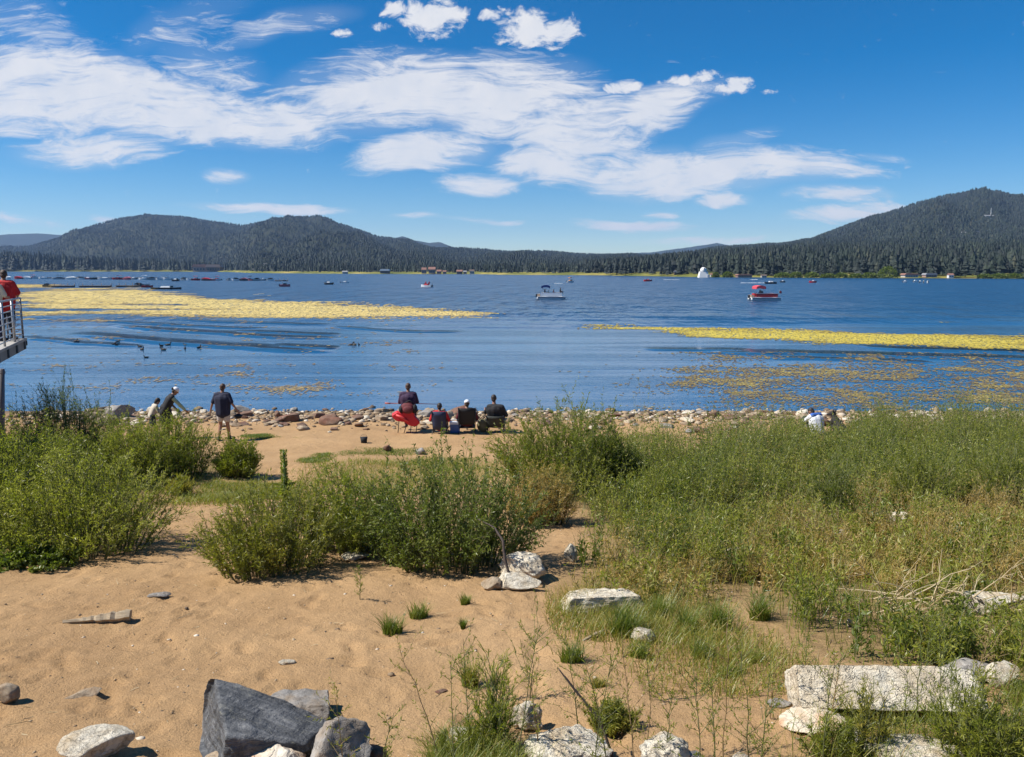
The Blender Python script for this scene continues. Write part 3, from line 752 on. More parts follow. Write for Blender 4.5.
stone("boulder", "cream boulder with a brown shaded end, alone on the sand at the bottom left", 85, 768, 70, 42, M_WHITE, 41, .75, 8, sub=5, clips=7)
stone("boulder", "brown rock cut by the left edge of the sand", 3, 705, 24, 24, M_TAN, 43, .8, 0, sub=4)
stone("flat_stone", "thin flat stone half buried in the sand near the cream boulder", 80, 699, 34, 9, M_TAN, 44, .5, 12, sub=4, sink=.4)
stone("flat_stone", "small grey splinter of stone on the sand beyond the driftwood", 157, 599, 23, 7, M_GREY, 45, .5, 8, sub=4, sink=.2)
stone("flat_stone", "pale sliver of stone lying on open sand above the dark boulder", 286, 665, 18, 4, M_WHITE, 46, .5, 5, sub=3, sink=.3)
# the heap in the middle
stone("boulder", "round pale boulder on top of the heap by the dark middle bush", 522, 583, 48, 36, M_WHITE, 51, .9, 0, sub=5, clips=6, rough=.14)
stone("boulder", "flat cream boulder at the front of the heap by the dark middle bush", 519, 592, 46, 22, M_WHITE, 52, .6, -6, sub=5, clips=5)
stone("boulder", "small angular rock at the left of the heap by the dark middle bush", 491, 591, 21, 16, M_TAN, 53, .8, 0, sub=4)
stone("boulder", "upright pale rock among green weeds right of the boulder heap", 571, 563, 14, 20, M_WHITE, 54, .7, 0, sub=4, clips=6)
stone("boulder", "pale rock hidden beneath the left side of the dark middle bush", 354, 561, 30, 12, M_WHITE, 55, .7, 0, sub=4)
stone("boulder", "long white rock lying in dry grass below the green weeds", 602, 614, 84, 19, M_WHITE, 56, .35, 10, sub=5, box=True, clips=4, rough=.12)
stone("boulder", "pale lumpy rock between grass tufts on the sand", 645, 645, 26, 20, M_WHITE, 57, .8, 0, sub=4)
for i, (u, v, ww, hh, mt, ds) in enumerate([(735, 561, 20, 16, M_WHITE, "white rock in the green weeds above the bare sandy gap"), (716, 544, 18, 9, M_WHITE, "flat white rock deep in the weeds left of the dark shrub"),
        (843, 541, 20, 12, M_WHITE, "white rock under the dark round shrub"), (842, 531, 16, 13, M_GREY, "grey rock behind the white rock under the dark round shrub"), (817, 534, 26, 18, M_TAN, "tan rock left of the dark round shrub"),
        (905, 524, 30, 14, M_WHITE, "pale broken rock in the weeds right of the dark round shrub"), (872, 526, 14, 8, M_TAN, "small tan rock between the dark round shrub and the broken rock"),
        (851, 627, 8, 9, M_WHITE, "little white stone in the tall weeds above the big slab"), (730, 650, 8, 6, M_WHITE, "little white stone on the sand left of the big slab"),
        (781, 709, 26, 9, M_GREY, "grey blue stone on the sand beside the big slab")]):
    stone("boulder", ds, u, v, ww, hh, mt, 60 + i, .7, 0, sub=4, sink=.1)
stone("stone_slab", "big pale rectangular slab half hidden behind weed stalks at the bottom right", 890, 722, 184, 62, M_WHITE, 71, .42, -1.5, sub=6, box=True, clips=3, rough=.055, tilt=(-30, 1.5))
stone("boulder", "pale yellow rock at the lower left corner of the big slab", 820, 735, 70, 22, M_ORANGE, 72, .6, 0, sub=5, clips=7)
stone("boulder", "small grey rock below the big slab", 857, 747, 22, 20, M_GREY, 73, .8, 0, sub=4)
stone("boulder", "cream boulder at the bottom edge under the big slab", 926, 775, 96, 38, M_WHITE, 74, .6, 5, sub=5, clips=7)
stone("boulder", "grey rock behind the right end of the big slab", 975, 684, 60, 28, M_GREY, 75, .6, 0, sub=5)
stone("boulder", "white rock cut by the right edge beside the big slab", 1010, 690, 36, 30, M_WHITE, 76, .8, 0, sub=4)
stone("boulder", "long pale rock under dry branches at the right edge", 1000, 616, 78, 26, M_WHITE, 77, .4, -6, sub=5, clips=6)
stone("boulder", "large white fissured boulder at the bottom edge among weed stalks", 570, 776, 92, 52, M_WHITE, 81, .75, 10, sub=6, clips=7, rough=.16)
stone("boulder", "white jagged rock behind the large white fissured boulder", 526, 733, 34, 34, M_WHITE, 82, .8, 0, sub=5, clips=7, rough=.15)
stone("boulder", "low white rock in dark grass left of the large white fissured boulder", 474, 748, 54, 22, M_WHITE, 83, .6, -8, sub=5)
stone("boulder", "white rock at the bottom edge between two clumps of stalks", 668, 776, 52, 44, M_WHITE, 84, .8, 0, sub=5, rough=.14)
stone("boulder", "small grey white rock at the bottom edge right of its white neighbour", 692, 772, 28, 24, M_GREY, 85, .8, 0, sub=4)
stone("boulder", "low white stone at the bottom edge below the grey blue stone", 742, 770, 26, 20, M_WHITE, 86, .8, 0, sub=4)
stone("flat_stone", "small dark stone lying alone on sand among the weed stalks", 441, 694, 13, 5, M_BROWN, 87, .6, 0, sub=3)
stone("boulder", "reddish brown pointed stone on the green patch of the beach", 387, 452, 9, 8, M_BROWN, 88, .8, 0, sub=3)
stone("boulder", "round grey stone beside the green patch of the beach", 420, 455, 11, 8, M_GREY, 89, .8, 0, sub=3)
stone("boulder", "large grey shore rock behind the left bushes, driftwood resting on it", 114, 421, 30, 19, M_GREY, 90, .8, 0, sub=5)
stone("boulder", "round red brown stone standing out of the water near the waterline", 277, 418, 6, 8, M_BROWN, 91, .9, 0, sub=3)
# the stony waterline
protos = {}
for nm, m in (("pale", M_WHITE), ("tan", M_TAN), ("grey", M_GREY), ("brown", M_BROWN)):
    protos[nm] = [rock_mesh("shore_rock", 200 + 7 * i + len(nm), m, 3, 8 if i % 2 else 6, .12, i == 2) for i in range(4)]
srng = np.random.default_rng(404)
SHLAB = {"pale": "pale weathered rock in the band of stones along the waterline", "tan": "tan weathered rock in the band of stones along the waterline",
         "grey": "grey weathered rock in the band of stones along the waterline", "brown": "dark brown rock in the band of stones along the waterline"}
cnt = 0
while cnt < 290:
    u = srng.uniform(90, 815) if srng.random() < .9 else srng.uniform(-60, 1080)
    right = u > 520
    v = 413 + abs(srng.normal(0, 1)) * (9.5 if right else 6.5) + (2.5 if not right else 0)
    if srng.random() < .16: v = srng.uniform(410.5, 414)
    if v > (440 if right else 434) or (380 < u < 520 and v > 431): continue
    p = ground(u, v); s = pxm(p)
    wpx = float(np.clip(srng.lognormal(2.2, .45), 4.5, 26)) * (.85 if right else 1.0)
    sx = wpx / s; sz = sx * srng.uniform(.26, .5); sy = sx * srng.uniform(.6, .95)
    nm = srng.choice(["pale", "tan", "grey", "brown"], p=[.10, .42, .16, .32])
    o = link("shore_rock", protos[nm][srng.integers(0, 4)], (p[0], p[1], p[2] + sz * .26), (srng.normal(0, .15), srng.normal(0, .15), srng.uniform(0, 6.28)), None, (sx, sy, sz))
    tag(o, SHLAB[nm], 'rock', nm + " stones of the waterline"); cnt += 1
# small pebbles and grit, past counting
def scatter_stones(name, label, pts, sizes, mat, seed):
    rng = np.random.default_rng(seed)
    bm = bmesh.new(); bmesh.ops.create_icosphere(bm, subdivisions=1, radius=1.0)
    pv = np.array([v.co[:] for v in bm.verts]); pf = np.array([[v.index for v in f.verts] for f in bm.faces]); bm.free()
    n = len(pts); V = np.repeat(pv[None], n, 0) * rng.uniform(.7, 1.25, (n, len(pv), 1))
    V = V * sizes[:, None, None] * np.stack([rng.uniform(.8, 1.3, n), rng.uniform(.6, 1.1, n), rng.uniform(.35, .7, n)], -1)[:, None, :]
    th = rng.uniform(0, 6.28, n); c, s = np.cos(th)[:, None], np.sin(th)[:, None]
    W = np.stack([V[..., 0] * c - V[..., 1] * s, V[..., 0] * s + V[..., 1] * c, V[..., 2]], -1) + pts[:, None, :]
    F = (pf[None] + (np.arange(n) * len(pv))[:, None, None]).reshape(-1, 3)
    me = mesh_np(name, W.reshape(-1, 3), [F], mat, True, {"tint": np.repeat(rng.uniform(0, 1, n), len(pv))})
    return tag(link(name, me), label, 'pebbles', kind='stuff')
t = NT("pebble"); M_PEB = t.done(t.bsdf(t.ramp(t.attr("tint"), [(0, (.10, .075, .055)), (.35, (.20, .14, .085)), (.75, (.36, .27, .17)), (1, (.62, .55, .45))]), .85, spec=.2))
n = 6500
x = srng.uniform(-8, 6, n); y = 3.4 + 16 * srng.uniform(0, 1, n) ** 1.6
sz = np.clip(srng.lognormal(-5.0, .6, n), .003, .035)
scatter_stones("pebbles", "small pebbles and grit strewn over the open sand", np.stack([x, y, terrain(x, y) + sz * .1], -1), sz, M_PEB, 1)
n = 5200
x = srng.uniform(-19, 22, n); y = srng.normal(29.8, 1.3, n); y = np.clip(y, 26, 32.5)
sz = np.clip(srng.lognormal(-2.75, .5, n), .025, .2)
scatter_stones("shingle", "small stones and shingle between the rocks of the waterline", np.stack([x, y, terrain(x, y) + sz * .15], -1), sz, M_PEB, 2)

# ------------------------------------------------------------------ plants
def nrm(a): return a / (np.linalg.norm(a, axis=-1, keepdims=True) + 1e-9)
def stems(base, tip, K=5, curve=1.5, wob=.03, rng=RNG):
    tt = np.linspace(0, 1, K)[None, :, None]
    d = (tip - base)[:, None, :]
    h = d[..., :2] * tt ** curve; z = d[..., 2:] * tt
    L = np.linalg.norm(tip - base, axis=1)[:, None, None]
    P = base[:, None, :] + np.concatenate([h, z], -1)
    P[:, 1:, :] += rng.normal(0, 1, (len(base), K - 1, 3)) * wob * L * tt[:, 1:]
    return P
def tubes(P, r0, r1, sides=3):
    M, K, _ = P.shape
    T = nrm(np.gradient(P, axis=1)); ref = np.array([.36, .93, .05])
    a = nrm(np.cross(T, ref)); b = np.cross(T, a)
    rr = (np.asarray(r0)[:, None] * (1 - np.linspace(0, 1, K)) + np.asarray(r1)[:, None] * np.linspace(0, 1, K))[..., None]
    rings = [P + (a * math.cos(6.2832 * k / sides) + b * math.sin(6.2832 * k / sides)) * rr for k in range(sides)]
    V = np.stack(rings, 2)                                       # M,K,S,3
    i = np.arange(M * K * sides).reshape(M, K, sides)
    F = np.stack([i[:, :-1], np.roll(i, -1, 2)[:, :-1], np.roll(i, -1, 2)[:, 1:], i[:, 1:]], -1).reshape(-1, 4)
    return V.reshape(-1, 3), F
def along(P, m, lo, hi, rng):
    """m random places on each polyline -> positions, tangents, index"""
    M, K, _ = P.shape
    idx = np.repeat(np.arange(M), m); f = rng.uniform(lo, hi, M * m) * (K - 1)
    k = np.clip(f.astype(int), 0, K - 2); f = (f - k)[:, None]
    A = P[idx, k]; B = P[idx, k + 1]
    return A * (1 - f) + B * f, nrm(B - A), idx
def leaves(pos, tan, L, W, open_, rng, droop=0.0):
    n = len(pos)
    d = nrm(tan * (1 - open_) + nrm(rng.normal(size=(n, 3))) * open_ + np.array([0, 0, -droop]))
    s = nrm(np.cross(d, rng.normal(size=(n, 3)))); nn = np.cross(d, s)
    L = (L * rng.uniform(.6, 1.3, n))[:, None]; W = (W * rng.uniform(.7, 1.3, n))[:, None]
    m = pos + d * L * .45 + nn * L * .06
    return np.stack([pos, m + s * W * .5, pos + d * L, m - s * W * .5], 1)
def blades(base, h, w, lean, rng, K=4):
    n = len(base)
    az = rng.uniform(0, 6.28, n); dr = np.stack([np.cos(az), np.sin(az), np.zeros(n)], -1)
    side = np.stack([-np.sin(az + rng.normal(0, .8, n)), np.cos(az), np.zeros(n)], -1)
    tt = np.linspace(0, 1, K)
    c = base[:, None, :] + dr[:, None, :] * (lean * h)[:, None, None] * (tt ** 1.9)[None, :, None] + np.array([0, 0, 1.0]) * h[:, None, None] * (tt * (1 - .25 * lean[:, None] * tt))[..., None]
    wd = (w[:, None] * (1 - tt[None, :]) ** .7 * .5)[..., None] + 1e-4
    V = np.stack([c - side[:, None, :] * wd, c + side[:, None, :] * wd], 2)
    i = np.arange(n * K * 2).reshape(n, K, 2)
    F = np.stack([i[:, :-1, 0], i[:, :-1, 1], i[:, 1:, 1], i[:, 1:, 0]], -1).reshape(-1, 4)
    return V.reshape(-1, 3), F
class Plant:
    def __init__(s): s.V = []; s.F = []; s.T = []; s.mi = []; s.n = 0
    def add(s, V, F, tint, mi=0):
        V = V.reshape(-1, 3)
        s.V.append(V); s.F.append(F + s.n); s.T.append(np.broadcast_to(tint, (len(V),)).astype(float)); s.mi.append(np.full(len(F), mi)); s.n += len(V)
    def quads(s, Q, tint, mi=0): s.add(Q, np.arange(len(Q) * 4).reshape(-1, 4), np.repeat(tint, 4) if np.ndim(tint) else tint, mi)
    def mesh(s, name, mats):
        return mesh_np(name, np.concatenate(s.V), [np.concatenate(s.F)], mats, False, {"tint": np.clip(np.concatenate(s.T), 0, 1)}, np.concatenate(s.mi))
M_LEAF = leaf_mat("willow_leaves", [(0, (.070, .105, .016)), (.35, (.190, .225, .024)), (.65, (.315, .325, .042)), (.9, (.40, .39, .085)), (1, (.48, .44, .15))], .52)
M_DARK = leaf_mat("dark_leaves", [(0, (.045, .075, .015)), (.4, (.120, .160, .022)), (.75, (.220, .250, .042)), (1, (.33, .34, .10))], .48)
M_YEL = leaf_mat("yellow_green_leaves", [(0, (.100, .115, .014)), (.4, (.210, .220, .026)), (.75, (.330, .310, .045)), (1, (.46, .37, .08))], .48)
M_GRASS = leaf_mat("grass_blades", [(0, (.070, .115, .018)), (.35, (.175, .220, .028)), (.58, (.290, .265, .048)), (.75, (.44, .30, .080)), (1, (.58, .42, .16))], .46)
M_STEM = leaf_mat("plant_stems", [(0, (.05, .055, .02)), (.5, (.10, .11, .035)), (1, (.24, .19, .09))], .05, .7)
M_DRY = leaf_mat("dry_stems", [(0, (.16, .10, .045)), (.5, (.34, .24, .11)), (1, (.55, .45, .28))], .05, .7)

def shrub(name, label, u, v, wpx, hpx, mat=None, dep=.8, seed=1, nmain=150, ntw=7, nlf=14, leaf=(.055, .010), open_=.55, tint=.5, spike=.25, upright=1.7, droop=.05, cat='bush', group=None, stemmat=None, big_tops=0):
    """a many-stemmed bush; u, v mark the front of its foot"""
    rng = np.random.default_rng(seed)
    p = ground(u, v); s = pxm(p); W = wpx / s; D = W * dep
    cx_, cy_ = p[0], p[1] + D * .42
    s2 = pxm((cx_, cy_, p[2])); v_top = v - hpx
    zt = at_y(u, v_top, cy_)[2]; cz0 = tz(cx_, cy_); H = max(zt - cz0, .15) * 1.08
    root = Vector((cx_, cy_, cz0))
    M = nmain
    a = rng.uniform(0, 6.28, M); r = np.sqrt(rng.uniform(0, 1, M))
    bx, by = r * np.cos(a), r * np.sin(a)
    lump = 1 + .28 * fbm(bx * 1.7 + seed, by * 1.7, 2, seed)
    base = np.stack([bx * W * .33, by * D * .33, 0 * bx], -1)
    for i in range(M): base[i, 2] = tz(cx_ + base[i, 0], cy_ + base[i, 1]) - cz0 - .02
    top = np.stack([bx * W * .50 * lump, by * D * .50 * lump, H * (1 - .58 * r ** 2.8) * lump * rng.uniform(1 - spike, 1 + spike * .55, M)], -1)
    P = stems(base, top, 6, .5 + upright * .42, .035, rng)
    pl = Plant()
    V, F = tubes(P, np.full(M, .006 + .003 * H), np.full(M, .0018)); pl.add(V, F, rng.uniform(.2, .6), 1)
    # twigs
    pos, tan, idx = along(P, ntw, .06, .97, rng)
    out = nrm(np.stack([pos[:, 0] / W, pos[:, 1] / D, 0 * pos[:, 0]], -1) + rng.normal(0, .5, (len(pos), 3)))
    d = nrm(tan * .75 + out * .55 + np.array([0, 0, .12]))
    tl = H * rng.uniform(.12, .32, len(pos))
    P2 = stems(pos, pos + d * tl[:, None], 4, 1.1, .04, rng)
    V, F = tubes(P2, np.full(len(P2), .0026), np.full(len(P2), .001)); pl.add(V, F, .5, 1)
    pt = np.clip(tint + rng.normal(0, .10, M) + .22 * fbm(bx * 2.2, by * 2.2, 2, seed + 3), 0, 1)
    lp, lt, li = along(P2, nlf, .05, 1.0, rng)
    tt = np.clip(pt[idx[li]] + rng.normal(0, .09, len(li)), 0, 1)
    pl.quads(leaves(lp, lt, leaf[0], leaf[1], open_, rng, droop), tt)
    lp, lt, li = along(P, nlf, .10, 1.0, rng)
    pl.quads(leaves(lp, lt, leaf[0], leaf[1], open_ * .8, rng, droop), np.clip(pt[li] + .06, 0, 1))
    if big_tops:                                                  # taller plumes standing out of the crown
        k = rng.choice(M, big_tops, replace=False)
        b = P[k, 3]; tp = b + np.stack([rng.normal(0, .10, big_tops) * H, rng.normal(0, .10, big_tops) * H, rng.uniform(.55, .85, big_tops) * H], -1)
        P3 = stems(b, tp, 5, 1.1, .02, rng); V, F = tubes(P3, np.full(big_tops, .005), np.full(big_tops, .002)); pl.add(V, F, .5, 1)
        lp, lt, li = along(P3, 60, .2, 1, rng); pl.quads(leaves(lp, lt, leaf[0], leaf[1], open_ * .7, rng, droop), np.clip(tint + rng.normal(.05, .1, len(li)), 0, 1))
    o = link(name, None, root); o.empty_display_size = .2; tag(o, label, cat, group)
    # foliage and stems are separate parts
    allV = np.concatenate(pl.V); allF = np.concatenate(pl.F); T = np.clip(np.concatenate(pl.T), 0, 1); mi = np.concatenate(pl.mi)
    for k, nm, m in ((0, 'foliage', mat or M_LEAF), (1, 'stem', stemmat or M_STEM)):
        f = allF[mi == k]; used = np.unique(f); remap = np.zeros(len(allV), int); remap[used] = np.arange(len(used))
        link(nm, mesh_np(nm, allV[used], [remap[f]], m, False, {"tint": T[used]}), (0, 0, 0), (0, 0, 0), o)
    return o
# left thicket
fine_ = dict(leaf=(.056, .0135), open_=.48, upright=1.35)
shrub("bush", "broad light green bush at the front of the left thicket, edging the sand", 44, 566, 205, 98, None, .8, 101, 200, 8, 13, tint=.74, **fine_)
shrub("bush", "light green bush cut by the left edge, behind the broad front bush", -14, 540, 140, 104, None, .8, 102, 170, 8, 13, tint=.55, **fine_)
shrub("bush", "tall dark green bush at the back left with plumes above the waterline", 50, 472, 118, 70, M_DARK, .7, 103, 200, 8, 12, tint=.55, big_tops=14, leaf=(.07, .012), open_=.45, upright=1.3)
shrub("bush", "light green bush in the middle of the left thicket below the grey shore rock", 116, 492, 100, 66, None, .8, 104, 170, 8, 12, tint=.68, leaf=(.062, .015), open_=.46, upright=1.3)
shrub("bush", "upright green bush in front of the bending woman", 164, 481, 80, 60, None, .8, 105, 150, 8, 12, tint=.58, leaf=(.066, .015), open_=.42, upright=1.25)
shrub("bush", "small round green bush at the right end of the left thicket", 232, 480, 44, 37, None, .9, 106, 120, 8, 12, tint=.52, leaf=(.062, .015), open_=.44, upright=1.3)
shrub("bush", "light green bush filling the far left behind the front row", 10, 500, 130, 66, None, .8, 107, 170, 8, 12, tint=.6, leaf=(.062, .015), open_=.46, upright=1.3)
shrub("ground_cover", "low dark leafy weed spilling onto the sand below the left thicket", 12, 572, 104, 22, M_DARK, .8, 108, 110, 6, 9, leaf=(.05, .030), open_=.8, tint=.55, cat='weed')
shrub("grass_tuft", "bright yellow green tuft on the sand behind the left thicket", 177, 497, 28, 18, M_YEL, .8, 109, 60, 4, 10, leaf=(.09, .008), open_=.3, tint=.75, cat='tuft')
# middle thicket
shrub("bush", "feathery olive bush at the left end of the middle thicket", 256, 584, 150, 88, M_YEL, .8, 111, 150, 8, 12, leaf=(.058, .012), open_=.55, tint=.56, upright=1.3, spike=.3)
shrub("bush", "pale green bush with seedy tops between the olive bush and the dark bush", 346, 560, 120, 80, M_LEAF, .7, 112, 130, 8, 12, leaf=(.056, .014), open_=.55, tint=.55, upright=1.4, spike=.3)
shrub("bush", "large dark leafy bush behind the heap of pale boulders", 446, 579, 200, 108, M_DARK, .75, 113, 210, 8, 13, leaf=(.050, .016), open_=.62, tint=.58, upright=1.35, spike=.42, big_tops=10)
shrub("bush", "tall green bush behind the dark leafy bush, reaching up to the stony waterline", 566, 500, 130, 84, M_LEAF, .7, 114, 240, 8, 13, leaf=(.075, .015), open_=.46, tint=.45, upright=1.25, spike=.3, big_tops=3)
shrub("bush", "dry golden bush between the dark leafy bush and the tall green one", 540, 528, 84, 52, M_GRASS, .7, 115, 130, 8, 10, leaf=(.06, .010), open_=.5, tint=.86, upright=1.3)
shrub("bush", "blue green shrub at the right flank of the tall green bush", 622, 494, 44, 46, M_DARK, .8, 116, 110, 8, 12, leaf=(.06, .012), open_=.45, tint=.62)
shrub("bush", "dark round shrub standing over white rocks in the right meadow", 836, 531, 60, 64, M_LEAF, .8, 117, 80, 7, 12, leaf=(.05, .010), open_=.5, tint=.30, spike=.4)
shrub("bush", "bright green upright shrub in the meadow at the right", 930, 520, 70, 66, M_LEAF, .7, 118, 80, 8, 12, leaf=(.06, .009), open_=.4, tint=.55, spike=.4)
shrub("bush", "green shrub cut by the right edge of the meadow", 1020, 520, 80, 74, M_LEAF, .7, 119, 80, 8, 12, leaf=(.06, .009), open_=.4, tint=.5, spike=.4)
shrub("bush", "leafy green weed clump at the bottom right corner", 1004, 790, 130, 100, M_LEAF, .8, 120, 70, 7, 11, leaf=(.045, .006), open_=.5, tint=.55, upright=1.3, spike=.4)
shrub("weed", "yellow green feathery weed growing in front of the big slab", 876, 762, 52, 76, M_YEL, .8, 121, 20, 7, 10, leaf=(.035, .005), open_=.5, tint=.7, cat='weed')
shrub("weed", "dark feathery weed below the pale yellow rock", 838, 765, 60, 44, M_LEAF, .8, 122, 26, 7, 10, leaf=(.04, .005), open_=.5, tint=.5, cat='weed')
shrub("weed", "upright bright green weed between the white rocks at the bottom", 493, 760, 40, 92, M_LEAF, .9, 123, 22, 7, 12, leaf=(.05, .005), open_=.3, tint=.62, upright=1.1, cat='weed')
shrub("weed", "yellow green moss weed behind the large white fissured boulder", 612, 736, 56, 26, M_YEL, .8, 124, 70, 6, 9, leaf=(.03, .006), open_=.6, tint=.6, cat='weed')
shrub("weed", "dark grass clump among white rocks at the bottom", 470, 770, 84, 40, M_YEL, .7, 125, 50, 6, 9, leaf=(.06, .005), open_=.45, tint=.35, cat='weed')
# tufts on the open sand
tufts = [(391, 636, 34, 26, .25, "dark green tuft at the left of a pair on the open sand"), (418, 620, 32, 22, .35, "grey green tuft at the right of a pair on the open sand"), (465, 606, 17, 14, .3, "small tuft on the sand left of the boulder heap"),
         (573, 665, 42, 30, .28, "round green tuft alone on the sand below the pale stick"), (626, 640, 50, 50, .22, "tall dark tuft beside the pale lumpy rock"), (690, 634, 30, 34, .3, "green tuft in the gap left of the right meadow"),
         (703, 660, 36, 22, .3, "low tuft on the sand left of the big slab"), (733, 680, 50, 16, .35, "flat tuft on the sand just left of the big slab"), (762, 622, 36, 34, .3, "green tuft at the sandy corner of the right meadow"),
         (722, 632, 40, 40, .25, "dense tuft between the two sandy gaps of the right meadow"), (662, 622, 36, 34, .3, "green tuft behind the pale lumpy rock"), (758, 664, 30, 18, .45, "thin tuft on the sand touching the big slab's corner"),
         (600, 690, 26, 16, .6, "dry tuft on the sand below the round green tuft"), (463, 629, 8, 14, .2, "tiny green seedling alone on the sand"), (640, 660, 40, 20, .3, "low sprawling tuft below the pale lumpy rock"),
         (580, 612, 60, 34, .72, "golden dry tuft beside the long white rock"), (470, 690, 30, 40, .5, "sparse tuft on the sand above the low white rock")]
for i, (u, v, wp, hp, ti, lab) in enumerate(tufts):
    rng = np.random.default_rng(300 + i); p = ground(u, v); s = pxm(p); W = wp / s; H = hp / s
    n = int(150 + wp * 5)
    a = rng.uniform(0, 6.28, n); r = np.sqrt(rng.uniform(0, 1, n)) * W * .28
    bx = r * np.cos(a); by = r * np.sin(a) * .8 + W * .25
    b = np.stack([bx, by, [tz(p[0] + q1, p[1] + q2) - p[2] - .005 for q1, q2 in zip(bx, by)]], -1)
    pl = Plant(); V, F = blades(b, H * rng.uniform(.35, 1.0, n), np.full(n, .006), rng.uniform(.2, .9, n), rng); pl.add(V, F, np.repeat(np.clip(ti + rng.normal(0, .13, n), 0, 1), 8))
    tag(link("grass_tuft", pl.mesh("grass_tuft", [M_GRASS]), p), lab, 'tuft')
# slender stalks in the foreground
def stalk(label, u, v, hpx, seed, lean=0.0, nbr=9, dry=False, leafn=9):
    rng = np.random.default_rng(seed); p = ground(u, v); s = pxm(p); H = hpx / s
    P = stems(np.zeros((1, 3)), np.array([[lean * H, rng.normal(0, .08) * H, H]]), 8, 1.3, .012, rng)
    pl = Plant(); V, F = tubes(P, np.array([.0042]), np.array([.0012]), 5); pl.add(V, F, .2 if dry else .5, 1)
    pos, tan, idx = along(P, nbr, .12, .95, rng)
    d = nrm(tan * .9 + nrm(rng.normal(size=pos.shape) * np.array([1, 1, .25])) * .9)
    P2 = stems(pos, pos + d * (H * rng.uniform(.12, .34, len(pos)))[:, None], 5, 1.0, .05, rng)
    V, F = tubes(P2, np.full(len(P2), .0018), np.full(len(P2), .0008), 4); pl.add(V, F, .35 if dry else .5, 1)
    lp, lt, li = along(P2, leafn, .2, 1, rng); pl.quads(leaves(lp, lt, .026, .006, .5, rng), np.clip(rng.normal(.6 if dry else .45, .15, len(lp)), 0, 1))
    lp, lt, li = along(P, leafn * 2, .15, 1, rng); pl.quads(leaves(lp, lt, .035, .006, .5, rng), np.clip(rng.normal(.55, .15, len(lp)), 0, 1))
    return tag(link("weed_stalk", pl.mesh("weed_stalk", [M_YEL if dry else M_LEAF, M_DRY if dry else M_STEM]), p), label, 'weed', 'slender weed stalks in the foreground')
STL = {True: "thin dry branching weed stalk rising in front of the foreground sand and rocks", False: "thin green branching weed stalk rising in front of the foreground sand and rocks"}
wr = np.random.default_rng(515)
spots = [(722, 790, 200, .02), (715, 760, 120, .0), (610, 790, 150, -.12), (562, 800, 170, -.25), (665, 770, 90, .1), (470, 748, 110, -.15), (440, 770, 130, -.2), (690, 720, 90, .0), (578, 735, 100, .02), (645, 765, 130, .05),
         (760, 775, 120, .1), (785, 800, 150, .05), (540, 765, 130, .0), (515, 790, 170, .1), (820, 800, 170, .05), (850, 730, 110, .02), (915, 735, 130, -.02), (940, 740, 120, .0), (965, 738, 110, .04), (885, 736, 110, .0), (905, 760, 100, -.05),
         (830, 728, 90, .05), (700, 800, 150, -.1), (412, 775, 90, .1), (345, 790, 100, -.05), (380, 785, 80, .05), (455, 800, 140, .0), (738, 745, 110, -.05), (360, 600, 36, .05), (590, 800, 160, .12), (635, 800, 170, -.05), (680, 790, 150, .02),
         (750, 800, 170, .0), (480, 735, 90, .1), (805, 690, 60, 0), (990, 745, 110, .0), (1005, 700, 90, .05), (940, 705, 90, .0), (500, 700, 50, .1), (600, 705, 60, 0), (650, 700, 60, -.1), (530, 700, 60, .1), (770, 720, 70, 0), (860, 690, 90, 0), (925, 690, 100, 0)]
for i, (u, v, hp, ln) in enumerate(spots):
    if i % 4 == 3: continue
    stalk(STL[i % 3 == 0], u, v, hp, 600 + i, ln + wr.normal(0, .06), 14 + i % 6, i % 3 == 0, 12)
# mullein spike
p = ground(287, 540); s = pxm(p); H = 92 / s
mu = thing("mullein", "single tall green flower spike standing up out of the olive bush", 'plant', p)
mb = MB(); mb.tube([(0, 0, 0), (.01, 0, H * .5), (0, 0, H)], [.022, .032, .014], 9)
mb.build("stalk", paint("mullein_spike", (.10, .15, .035), .8, 0, .35, 40, .02), mu, True)
rng = np.random.default_rng(9); n = 46; a = rng.uniform(0, 6.28, n); z = rng.uniform(.25, .70, n) * H
pos = np.stack([.02 * np.cos(a), .02 * np.sin(a), z], -1); tan = np.stack([np.cos(a), np.sin(a), np.full(n, .5)], -1)
pl = Plant(); pl.quads(leaves(pos, nrm(tan), .16, .05, .15, rng, .2), rng.uniform(.3, .7, n))
n = 900; a = rng.uniform(0, 6.28, n); z = rng.uniform(.4, 1.0, n) * H
pos = np.stack([.03 * np.cos(a), .03 * np.sin(a), z], -1); tan = np.stack([np.cos(a), np.sin(a), np.full(n, .9)], -1)
pl.quads(leaves(pos, nrm(tan), .035, .014, .35, rng), rng.uniform(.2, .6, n))
link("leaf", pl.mesh("leaf", [M_LEAF]), (0, 0, 0), (0, 0, 0), mu)
# the right-hand meadow: weeds and grasses past counting
GOLD = world_poly([(560, 612), (600, 560), (700, 575), (780, 520), (880, 505), (1040, 490), (1300, 500), (1300, 590), (1040, 605), (960, 612), (860, 600), (790, 590), (720, 600), (650, 612)])
def meadow_pts(n, seed, P=None, edge=.15):
    rng = np.random.default_rng(seed); P = MEADOW if P is None else P
    lo, hi = P.min(0), P.max(0); out = np.zeros((0, 2))
    while len(out) < n:
        q = rng.uniform(0, 1, (n * 2, 2)) * (hi - lo) + lo
        q = q[(np.abs(q[:, 0]) < q[:, 1] * .64 + 2.5)]
        d = poly_dist(q[:, 0], q[:, 1], P) + .45 * fbm(q[:, 0] * .8, q[:, 1] * .8, 3, 4)
        q = q[rng.uniform(0, 1, len(q)) < sstep(-edge, edge + .7, d)]
        out = np.concatenate([out, q])
    return out[:n]
KEEP = []                                                        # rocks that must stay in view
KEEP = np.array(KEEPL)
